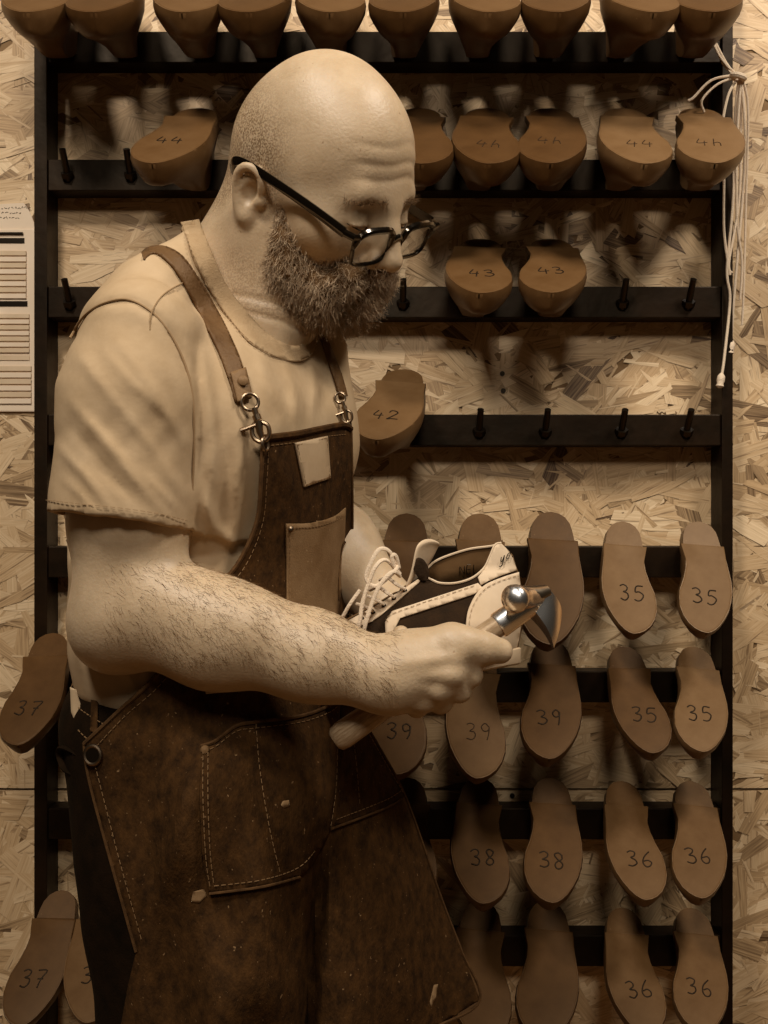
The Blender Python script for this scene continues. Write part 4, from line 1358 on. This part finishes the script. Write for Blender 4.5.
# pockets
bibp = smooth_poly([(287, 524), (312, 523), (334, 517), (346, 508)], 4) + [(345, 540), (343, 580), (338, 622), (336, 660), (290, 660), (288, 600)]
bp = sheet('bib_pocket', bibp, fA, M_denim2, apron, .002, .004, 6)
stitches([(289, 528), (313, 527), (335, 521), (344, 514)], fA, apron, .0052)
stitches([(290, 526), (290, 600), (292, 655)], fA, apron, .0052)
MB().tube(line3([(338, 600), (338, 570), (341, 550), (345, 542)], fA, .0062), .0016, 6).build('pen_slot', M_denim, apron)
patch = sheet('leather_patch', [(296, 443), (328, 436), (331, 478), (305, 487)], fA, M_patch, apron, .0022, .0045, 6)
stitches([(297.5, 445), (327, 438), (329.5, 477), (306, 485), (297.5, 445)], fA, apron, .0052, 'patch_stitch', n=1)
hip = smooth_poly([(201, 746), (215, 741), (236, 726), (256, 722), (300, 716), (328, 706), (341, 697)], 4) + \
      [(338, 760), (335, 800), (331, 828)] + smooth_poly([(331, 828), (318, 855), (300, 876), (262, 887), (209, 894)], 4)[1:] + [(203, 860), (200, 800)]
hp = sheet('hip_pocket', hip, fA, M_denim, apron, .0022, .0045, 7)
seam([(201, 746), (215, 741), (236, 726), (256, 722), (300, 716), (328, 706), (341, 697)], fA, apron, .0055, .0018, 'pocket_hem', M_hem)
seam([(300, 877), (262, 887), (209, 894)], fA, apron, .0048, .0013, 'pocket_hem', M_hem)
for uv in ([(203, 752), (216, 746), (237, 731), (257, 728), (301, 722), (328, 713), (339, 705)], [(203, 750), (203, 800), (206, 860), (211, 892)],
           [(208, 752), (208, 800), (210, 850), (214, 886)], [(256, 724), (260, 770), (270, 830), (281, 876)], [(214, 886), (262, 880), (298, 868), (316, 850)],
           [(331, 826), (336, 790), (338, 740)]):
    stitches(uv, fA, apron, .0056)
hip2 = [(349, 694), (372, 737), (404, 797)] + smooth_poly([(404, 797), (390, 806), (366, 816), (331, 829)], 3)[1:] + [(336, 790), (339, 745), (342, 700)]
sheet('far_pocket', hip2, fA, M_denim, apron, .002, .0035, 6)
seam([(404, 797), (390, 806), (366, 816), (331, 829)], fA, apron, .0038, .0013, 'pocket_hem', M_hem)
stitches([(401, 791), (388, 799), (364, 809), (335, 820)], fA, apron, .0050)
stitches([(350, 712), (356, 760), (360, 806)], fA, apron, .0050)
stitches([(352, 702), (376, 746), (403, 792)], fA, apron, .0050)
# woven tag, rivets, paint stains
sheet('woven_tag', [(204, 684), (230, 684), (229, 692), (206, 694)], fA, M_patch, apron, .001, .005, 4)
def rivet(u, v, mat, r=.0042, off=.006, name='rivet'):
    y = float(np.array(fA([(u, v)]))[0]) - off
    MB().lathe([(-.002, r), (.0, r), (.0016, r*.75), (.0022, r*.2)], P(u, v, y), (0.2, -1, .1), 12).build(name, mat, apron)
rivet(205, 750, M_leather); rivet(291, 529, M_metal, .0032)
for (poly) in ([(283, 801), (289, 800), (290, 806), (284, 808), (281, 805)], [(193, 892), (204, 889), (207, 896), (199, 903), (191, 902)], [(434, 985), (438, 984), (436, 998), (431, 1008), (430, 1002)]):
    sheet('paint_stain', poly, fA, M_stain, apron, .0003, .0052 if poly[0][0] == 283 else .0006, 4)
# grommet at the hip and the tie that runs round the back
g0 = P(93, 755, float(np.array(fA([(93, 755)]))[0]) - .003)
MB().torus(g0, (-.3, -1, .1), .0085, .0022, 18, 8).build('grommet', M_metal, apron)
MB().lathe([(0, .0068), (.002, .0068)], g0 + Vector((.0, .0005, 0)), (-.3, -1, .1), 14).build('grommet_hole', M_peg, apron)
tie = MB()
tie.tube(catmull([P(92, 753, .972), P(80, 735, .985), P(72, 718, 1.00), P(76, 700, 1.03)], 8), .004, 8, flat=((1, 0, .2), .5))
tie.tube(catmull([P(88, 762, .975), P(74, 752, .985), P(62, 748, 1.00), P(60, 756, 1.01), P(66, 770, 1.00), P(82, 777, .985), P(90, 778, .975)], 8), .0042, 8, flat=((.2, 0, 1), .5))
tie.build('waist_tie', M_jeans, apron)
sheet('tie_end', [(70, 687), (76, 690), (80, 704), (81, 718), (76, 724), (71, 712)], lambda V: np.full(len(V), .992), M_patch, apron, .002, 0, 5)

# shoulder straps
nsp_l = [(141, 252), (150, 246), (166, 246), (183, 256), (202, 283), (222, 318), (238, 352), (246, 376), (252, 398)]
nsp_r = [(236, 402), (229, 378), (219, 350), (205, 320), (190, 292), (178, 272), (164, 257), (153, 252), (143, 258)]
st1 = sheet('shoulder_strap', smooth_poly(nsp_l, 4) + smooth_poly(nsp_r, 4), fShirt, M_strap, apron, .003, .0045, 6)
sheet('strap_end', [(231, 372), (246, 367), (253, 396), (238, 402)], fShirt, M_leather, apron, .002, .007, 5)
sy = float(trace(shirt, [(243, 381)])[0])
MB().lathe([(0, .0050), (.002, .0048), (.0034, .0025)], P(243, 381, sy - .0085), (.2, -1, .2), 14).build('strap_rivet', M_leather, apron)
stitches(nsp_l[2:-1], fShirt, apron, .006, 'strap_stitch', .0004)
far_l = [(316, 330), (322, 342), (333, 372), (341, 398)]; far_r = [(348, 396), (342, 374), (330, 344), (323, 328)]
sheet('shoulder_strap', smooth_poly(far_l, 4) + smooth_poly(far_r, 4), fShirt, M_strap, apron, .003, .0045, 5)
# snap hooks
def snap(u, v, s, name='snap_hook'):
    Y = float(trace(shirt, [(u + 8*s, v + 14*s)])[0]) - .014
    h = MB()
    q = lambda a, b, dy=0: P(u + a*s, v + b*s, Y + dy)
    R = s * Y / 1000
    h.torus(q(0, 0), (.25, -1, .1), 8.5*R, 1.8*R, 18, 8)                 # ring in the strap
    h.tube([q(4, 6), q(7, 15)], [3.2*R, 2.6*R], 10)                      # swivel
    h.tube([q(6, 13), q(8, 18)], 4.2*R, 10)
    h.tube(catmull([q(8, 18), q(2, 26), q(4, 36), q(12, 40), q(19, 34), q(18, 24), q(12, 20)], 5), 2.3*R, 8)
    h.tube([q(8, 19), q(10, 30), q(13, 38)], [4.5*R, 3.5*R, 2.2*R], 8)
    h.tube([q(-7, 28, -.002), q(6, 23, -.002)], 1.9*R, 8); h.tube([q(-9, 29, -.002), q(-6, 27.5, -.002)], 2.8*R, 8)
    h.build(name, M_metal, apron)
    k = MB(); k.torus(q(15, 42), (1, -.6, .1), 6.5*R, 1.8*R, 16, 8, squash=((0, 0, 1), .7)); k.build('bib_ring', M_metal, apron)
snap(250, 402, 1.0)
snap(340, 398, .62)

# ------------------------------------------------------------------ eyeglasses
gl = tag(empty('eyeglasses', H(.128, 0, .0)), 'thick black acetate eyeglasses worn low on the nose', 'glasses')
GN = lambda b, c: H(.1285 - .06 * abs(b) - (c) * -.10, b, c + .004 + b * .05)
def rim(s):
    cx = s * .0345
    pts = []
    for k in range(28):
        t = 2 * math.pi * k / 28
        e = 3.4
        x = math.copysign(abs(math.cos(t)) ** (2/e), math.cos(t)); y = math.copysign(abs(math.sin(t)) ** (2/e), math.sin(t))
        w = .0265 + (.0015 * s * x if y > 0 else -.001)
        pts.append((cx + x * w, y * (.0175 if y > 0 else .0185) + (.0015 if y > 0 else 0)))
    return pts
fr = MB()
for s in (-1, 1):
    pts = [Vector(GN(b, c)) for b, c in rim(s)]
    rs = [.0038 if c > .004 else .0022 for b, c in rim(s)]
    fr.tube(pts + [pts[0]], rs + [rs[0]], 8, caps=False)
fr.tube(catmull([Vector(GN(-.0085, .006)), Vector(GN(0, .010)), Vector(GN(.0085, .006))], 6), .0028, 8)
for s in (-1, 1):
    fr.tube([Vector(GN(s*.060, .013)), Vector(GN(s*.068, .014)), Vector(H(.116, s*.0715, .018 + s*.003))], [.0034, .004, .004], 8)
fr.build('frame', M_frame, gl)
M_lens = bpy.data.materials.new('lens_glass'); M_lens.use_nodes = True
nt = M_lens.node_tree; pb = nt.nodes['Principled BSDF']
gb = nt.nodes.new('ShaderNodeBsdfGlass'); gb.inputs['IOR'].default_value = 1.35; gb.inputs['Roughness'].default_value = 0.0
tb = nt.nodes.new('ShaderNodeBsdfTransparent'); glo = nt.nodes.new('ShaderNodeBsdfGlossy'); glo.inputs['Roughness'].default_value = .03
lw = nt.nodes.new('ShaderNodeFresnel'); lw.inputs['IOR'].default_value = 1.5
mxs = nt.nodes.new('ShaderNodeMixShader')
nt.links.new(lw.outputs[0], mxs.inputs[0]); nt.links.new(tb.outputs[0], mxs.inputs[1]); nt.links.new(glo.outputs[0], mxs.inputs[2])
nt.links.new(mxs.outputs[0], nt.nodes['Material Output'].inputs['Surface']); nt.nodes.remove(gb); nt.nodes.remove(pb)
for s in (-1, 1):
    pts = [Vector(GN(b, c)) for b, c in rim(s)]
    c0 = sum(pts, Vector()) / len(pts)
    nrm = Vector(hf)
    mb = MB(); n = len(pts)
    mb.add([p + nrm * .0005 for p in pts] + [c0 + nrm * .0022], [(i, (i+1) % n, n) for i in range(n)])
    mb.add([p - nrm * .0007 for p in pts] + [c0 + nrm * .0008], [((i+1) % n, i, n) for i in range(n)])
    mb.build('lens', M_lens, gl)
    tp = catmull([Vector(H(.116, s*.0715, .018 + s*.003)), Vector(H(.075, s*.0765, .0205)), Vector(H(.02, s*.0820, .0250)), Vector(H(-.014, s*.0880, .0275)), Vector(H(-.027, s*.0890, .0235)), Vector(H(-.031, s*.080, .010))], 6)
    n = len(tp)
    MB().tube(tp, [.0056 - .0010 * min(i / n * 1.6, 1) for i in range(n)], 8, flat=(tuple(hl), .5)).build('temple', M_frame, gl)
# ------------------------------------------------------------------ hammer
M_wood = node_mat('handle_wood', sepia(160), rough=0.35, spec=0.5, var=sepia(108), var_scale=30, var_stretch=(2, 9, 9), bump=0.15, bump_scale=120)
for n_ in M_wood.node_tree.nodes:
    if n_.type == 'MAPPING':
        n_.vector_type = 'TEXTURE'; n_.inputs['Rotation'].default_value = (0, -.60, 0); n_.inputs['Scale'].default_value = (.6, .07, .07)
ham = tag(empty('hammer', P(430, 680, .935)), 'cobbler hammer with wooden handle and bright steel head held in the fist', 'hammer')
h0, h1 = P(334, 741, .925), P(503, 622, .945)
hd = (h1 - h0).normalized(); HLn = (h1 - h0).length
MB().lathe([(0, .0085), (.003, .0118), (.010, .0132), (.035, .0128), (.08, .0118), (.12, .0112), (.15, .0108), (HLn, .0108)], h0, hd, 18).build('handle', M_wood, ham)
f0, f1 = P(498, 626, .9445), P(532, 602, .9485)
MB().lathe([(0, .0122), (.002, .0128), ((f1-f0).length * .9, .0122), ((f1-f0).length, .0115)], f0, f1 - f0, 20).build('ferrule', M_steel, ham)
eye = P(534, 598, .949)
face = P(509, 599, .915)
head = MB()
ax = (face - eye)
L_ = ax.length
head.lathe([(-.010, .009), (0, .0105), (L_*.35, .0100), (L_*.55, .0105), (L_*.66, .0128), (L_*.74, .0134), (L_*.84, .0132), (L_*.92, .0105), (L_*.98, .0060), (L_, .0015)], eye, ax, 22)
head.build('striking_face', M_steel, ham)
body_h = MB()
body_h.tube([P(521, 594, .940), P(534, 595, .949), P(546, 591, .956)], [.010, .0115, .008], 12, flat=((0, 0, 1), .8))
body_h.build('head_block', M_steel2, ham)
# flared peen: a curved wedge spreading from the eye to a broad edge
pe = MB()
A0, A1 = P(543, 589, .958), P(530, 612, .945)           # root, wide sides
B0, B1 = P(561, 612, .972), P(553, 648, .945)           # cutting edge
n = 8; vs = []
nrm = (A1 - A0).cross(B0 - A0).normalized()
if nrm.y > 0: nrm = -nrm
for i in range(n + 1):
    t = i / n
    th = .0075 * (1 - t) + .0012 * t
    c = math.sin(t * math.pi) * .004
    for j in range(5):
        s = j / 4
        p = (A0.lerp(A1, s)).lerp(B0.lerp(B1, s), t) + nrm * (c + .002 * math.sin(s * math.pi))
        vs.append((p, th))
V_ = [p + nrm * th for p, th in vs] + [p - nrm * th for p, th in vs]
o_ = len(vs); F_ = []
for i in range(n):
    for j in range(4):
        a = i*5 + j
        F_.append((a, a+1, a+6, a+5)); F_.append((o_+a, o_+a+5, o_+a+6, o_+a+1))
for i in range(n):
    for j in (0, 4):
        a = i*5 + j; F_.append((a, a+5, o_+a+5, o_+a))
for j in range(4):
    for i in (0, n):
        a = i*5 + j; F_.append((a, a+1, o_+a+1, o_+a))
pe.add(V_, F_); pe.build('peen', M_steel, ham)

# ------------------------------------------------------------------ sneaker held behind the fist
M_sdark = node_mat('sneaker_suede', sepia(22), rough=0.9, var=sepia(34), var_scale=60, bump=.3, bump_scale=400)
M_slight = node_mat('sneaker_leather', sepia(188), rough=0.5, var=sepia(176), var_scale=20, bump=.06, bump_scale=150)
M_sline = node_mat('sneaker_lining', sepia(70), rough=0.8, var=sepia(84), var_scale=30)
M_ssole = node_mat('sneaker_sole', sepia(170), rough=0.6)
M_lace = node_mat('shoelace', sepia(196), rough=0.8, bump=.5, bump_scale=600)
shoe = tag(empty('sneaker', P(430, 640, 1.03)), 'dark sneaker with pale leather heel, stripe and loose laces held behind the hammer', 'shoe')
SY = 1.030
backx = lambda v: np.interp(v, [540, 556, 575, 600, 625, 645, 660], [501, 512, 518, 522.5, 522, 520, 516])
def halfw(V):
    V = np.array(V, float); u, v = V[:, 0], V[:, 1]
    e = np.clip(backx(v) - u, 0, None)
    w = .036 * np.sqrt(np.clip(1 - (1 - np.minimum(e / 62, 1)) ** 2, 0, 1))
    w = w * (.62 + .38 * np.clip((v - 545) / 80, 0, 1))
    # instep narrows to the lacing, toe rounds off
    top = np.interp(u, [330, 345, 422, 440, 478], [640, 618, 576, 584, 572])
    w = w * np.clip(.38 + .62 * np.sqrt(np.clip((v - top + 3) / 55, 0, 1)), 0, 1) / 1.0
    w = w * np.sqrt(np.clip(1 - np.clip((365 - u) / 62, 0, 1) ** 2, 0, 1))
    return w + .0005
near = lambda V: SY - halfw(V)
farY = lambda V: SY + halfw(V)
top_n = [(501, 543), (495, 545), (490, 556), (484, 568), (472, 578), (456, 583), (440, 583), (430, 579), (421, 576)]
stay_top = [(421, 576), (400, 590), (380, 602), (360, 613), (345, 621), (325, 634), (308, 655), (304, 674)]
bottom = [(306, 690), (340, 690), (400, 676), (460, 662), (505, 655), (516, 652)]
back_e = [(518, 640), (522, 622), (522.3, 600), (518, 576), (512, 556)]
outl = smooth_poly(top_n, 3) + stay_top[1:] + bottom + back_e
up = sheet('upper', outl, near, M_sdark, shoe, .002, 0, 5)
# far side with its inside showing in the opening
top_f = [(501, 543), (492, 546), (470, 549), (450, 555), (436, 561), (428, 568), (421, 576)]
sheet('lining', smooth_poly(top_f, 3) + stay_top[1:] + bottom + back_e, farY, M_sline, shoe, .002, 0, 5)
sheet('insole', [(425, 640), (505, 632), (516, 622), (500, 600), (430, 610)], lambda V: np.full(len(V), SY + .0), M_sline, shoe, .002, 0, 8)
# topline binding
seam(top_n, near, shoe, .001, .0013, 'collar_binding', M_slight)
seam(top_f, farY, shoe, .001, .0013, 'collar_binding', M_slight)
# heel parts
htab = smooth_poly([(478, 577), (484, 569), (490, 556), (495, 545), (501, 543)], 3) + [(508, 550), (513, 558), (517, 570)] + [(502, 575), (488, 581), (481, 585)]
sheet('heel_tab', htab, near, M_slight, shoe, .0022, .002, 4)
hcount = smooth_poly([(519, 572), (500, 578), (482, 587), (470, 605), (466, 625), (467, 660)], 4) + [(505, 655), (516, 652), (519, 640), (522, 622), (522.3, 600)]
sheet('heel_counter', hcount, near, M_slight, shoe, .0024, .0035, 4)
stitches([(516, 576), (500, 581), (484, 590), (473, 606), (469, 626), (470, 655)], near, shoe, .0046, 'stitching', .0003, mat=M_seam)
stripe = [(385, 622), (392, 611), (478, 583), (483, 588), (474, 594), (400, 618), (394, 630), (393, 648), (386, 640)]
sheet('side_stripe', stripe, near, M_slight, shoe, .002, .002, 4)
stitches([(388, 622), (394, 613), (476, 585)], near, shoe, .003, 'stitching', .0003, mat=M_seam)
eyest = smooth_poly([(421, 577), (400, 591), (380, 603), (360, 614), (338, 626)], 3) + smooth_poly([(345, 630), (372, 621), (395, 603), (412, 588), (419, 582)], 3)
sheet('eyestay', eyest, near, M_slight, shoe, .0022, .002, 4)
for (u, v) in ((405, 589), (394, 597), (384, 604), (373, 611), (362, 617)):
    c = P(u, v + 1.5, float(near([(u, v + 1.5)])[0]) - .0022)
    MB().lathe([(-.0005, .0023), (.0006, .0023)], c, (0, -1, 0), 10).build('eyelet', M_sdark, shoe)
# tongue
tg = MB()
Tq = lambda u, v, y: P(u, v, SY + y)
rows = [[(400, 592, -.020), (408, 586, 0), (412, 584, .02)], [(408, 577, -.022), (415, 570, 0), (421, 568, .022)], [(411, 561, -.024), (420, 552, 0), (432, 553, .024)],
        [(413, 547, -.024), (424, 539, 0), (436, 543, .022)], [(418, 541, -.020), (428, 536, 0), (439, 541, .018)]]
vs = []; fs = []
for r0 in rows: vs += [Tq(*p) for p in r0]
for r0 in rows: vs += [Tq(u + 5, v + 4, y * .9) for u, v, y in r0]
for i in range(4):
    for j in range(2):
        a = i*3 + j
        fs.append((a, a+1, a+4, a+3)); fs.append((15+a, 15+a+3, 15+a+4, 15+a+1))
    fs.append((i*3, i*3+3, 15+i*3+3, 15+i*3)); fs.append((i*3+2, i*3+5, 15+i*3+5, 15+i*3+2))
for j in range(2):
    fs.append((12+j, 12+j+1, 15+12+j+1, 15+12+j)); fs.append((j, j+1, 16+j, 15+j))
tg.add(vs, fs)
to = tg.build('tongue', M_slight, shoe)
md = to.modifiers.new('round', 'SUBSURF'); md.levels = 2; md.render_levels = 2
sheet('tongue_lining', smooth_poly([(412, 566), (417, 558), (424, 560), (429, 570), (427, 580), (419, 579), (412, 566)], 4)[:-1], lambda V: np.full(len(V), SY - .0205), M_sdark, shoe, .002, 0, 5)
# sole
sl = MB()
N = 24
ring = []
bot = catmull([Vector((304, 680, 0)), Vector((340, 690, 0)), Vector((400, 676, 0)), Vector((460, 662, 0)), Vector((521, 650, 0))], 6)
W = [max(.006, .038 * math.sin(math.pi * min(max((i + .8) / (len(bot) + .6), 0), 1)) ** .45) for i in range(len(bot))]
vs = []; fs = []
for p, w in zip(bot, W):
    for (dy, dv) in ((-w, -3), (w, -3), (w, 14), (-w, 14)): vs.append(P(p.x, p.y + dv, SY + dy))
for i in range(len(bot) - 1):
    for k in range(4):
        a, b = i*4 + k, i*4 + (k+1) % 4
        fs.append((a, b, b + 4, a + 4))
fs.append((0, 1, 2, 3)); fs.append(tuple(len(vs) - 4 + k for k in range(4)))
sl.add(vs, fs); sl.build('sole', M_ssole, shoe, bevel=.002)
# laces
def lace(pts, r=.0021):
    MB().tube(catmull([P(u, v, SY - d) for u, v, d in pts], 7), r, 7, flat=((.3, -.8, .4), .7)).build('lace', M_lace, shoe)
lace([(398, 572, .024), (386, 560, .034), (376, 566, .040), (368, 585, .042), (362, 605, .044), (360, 622, .046), (356, 640, .046)])
lace([(400, 576, .026), (392, 572, .040), (380, 585, .046), (372, 603, .048), (366, 622, .050), (362, 640, .048)])
lace([(398, 570, .026), (390, 552, .032), (380, 549, .036), (372, 560, .04), (366, 578, .042), (376, 586, .04), (392, 574, .034), (398, 566, .028)])
lace([(399, 568, .026), (396, 556, .030), (392, 556, .032), (394, 566, .030), (400, 574, .026)])
lace([(405, 589, .024), (396, 584, .03), (388, 578, .02), (380, 580, .0)], .0019)
lace([(394, 597, .026), (386, 592, .032), (378, 587, .02), (370, 590, .0)], .0019)
lace([(384, 604, .028), (375, 599, .034), (368, 596, .02)], .0019)
lace([(373, 611, .028), (364, 606, .034), (357, 604, .02)], .0019)
lace([(360, 590, .046), (350, 604, .048), (342, 618, .046), (334, 630, .046)], .0019)
# printing in the shoe and writing on the heel tab
mb = MB(); write_strokes(mb, 'NEL', lambda x, y: P(460 + x * 1000, 575 - y * 1000 - x * 160, float(farY([(460 + x*1000, 575 - y*1000)])[0]) - .0032), .0085, .00045, 2)
mb.build('size_print', M_peg, shoe)
mb = MB(); write_strokes(mb, 'yo.', lambda x, y: P(500 + x * 700 + y * 250, 563 - y * 1000 - x * 350, float(near([(500 + x*700 + y*250, 563 - y*1000 - x*350)])[0]) - .0048), .010, .0005, 3)
mb.build('signature', M_peg, shoe)
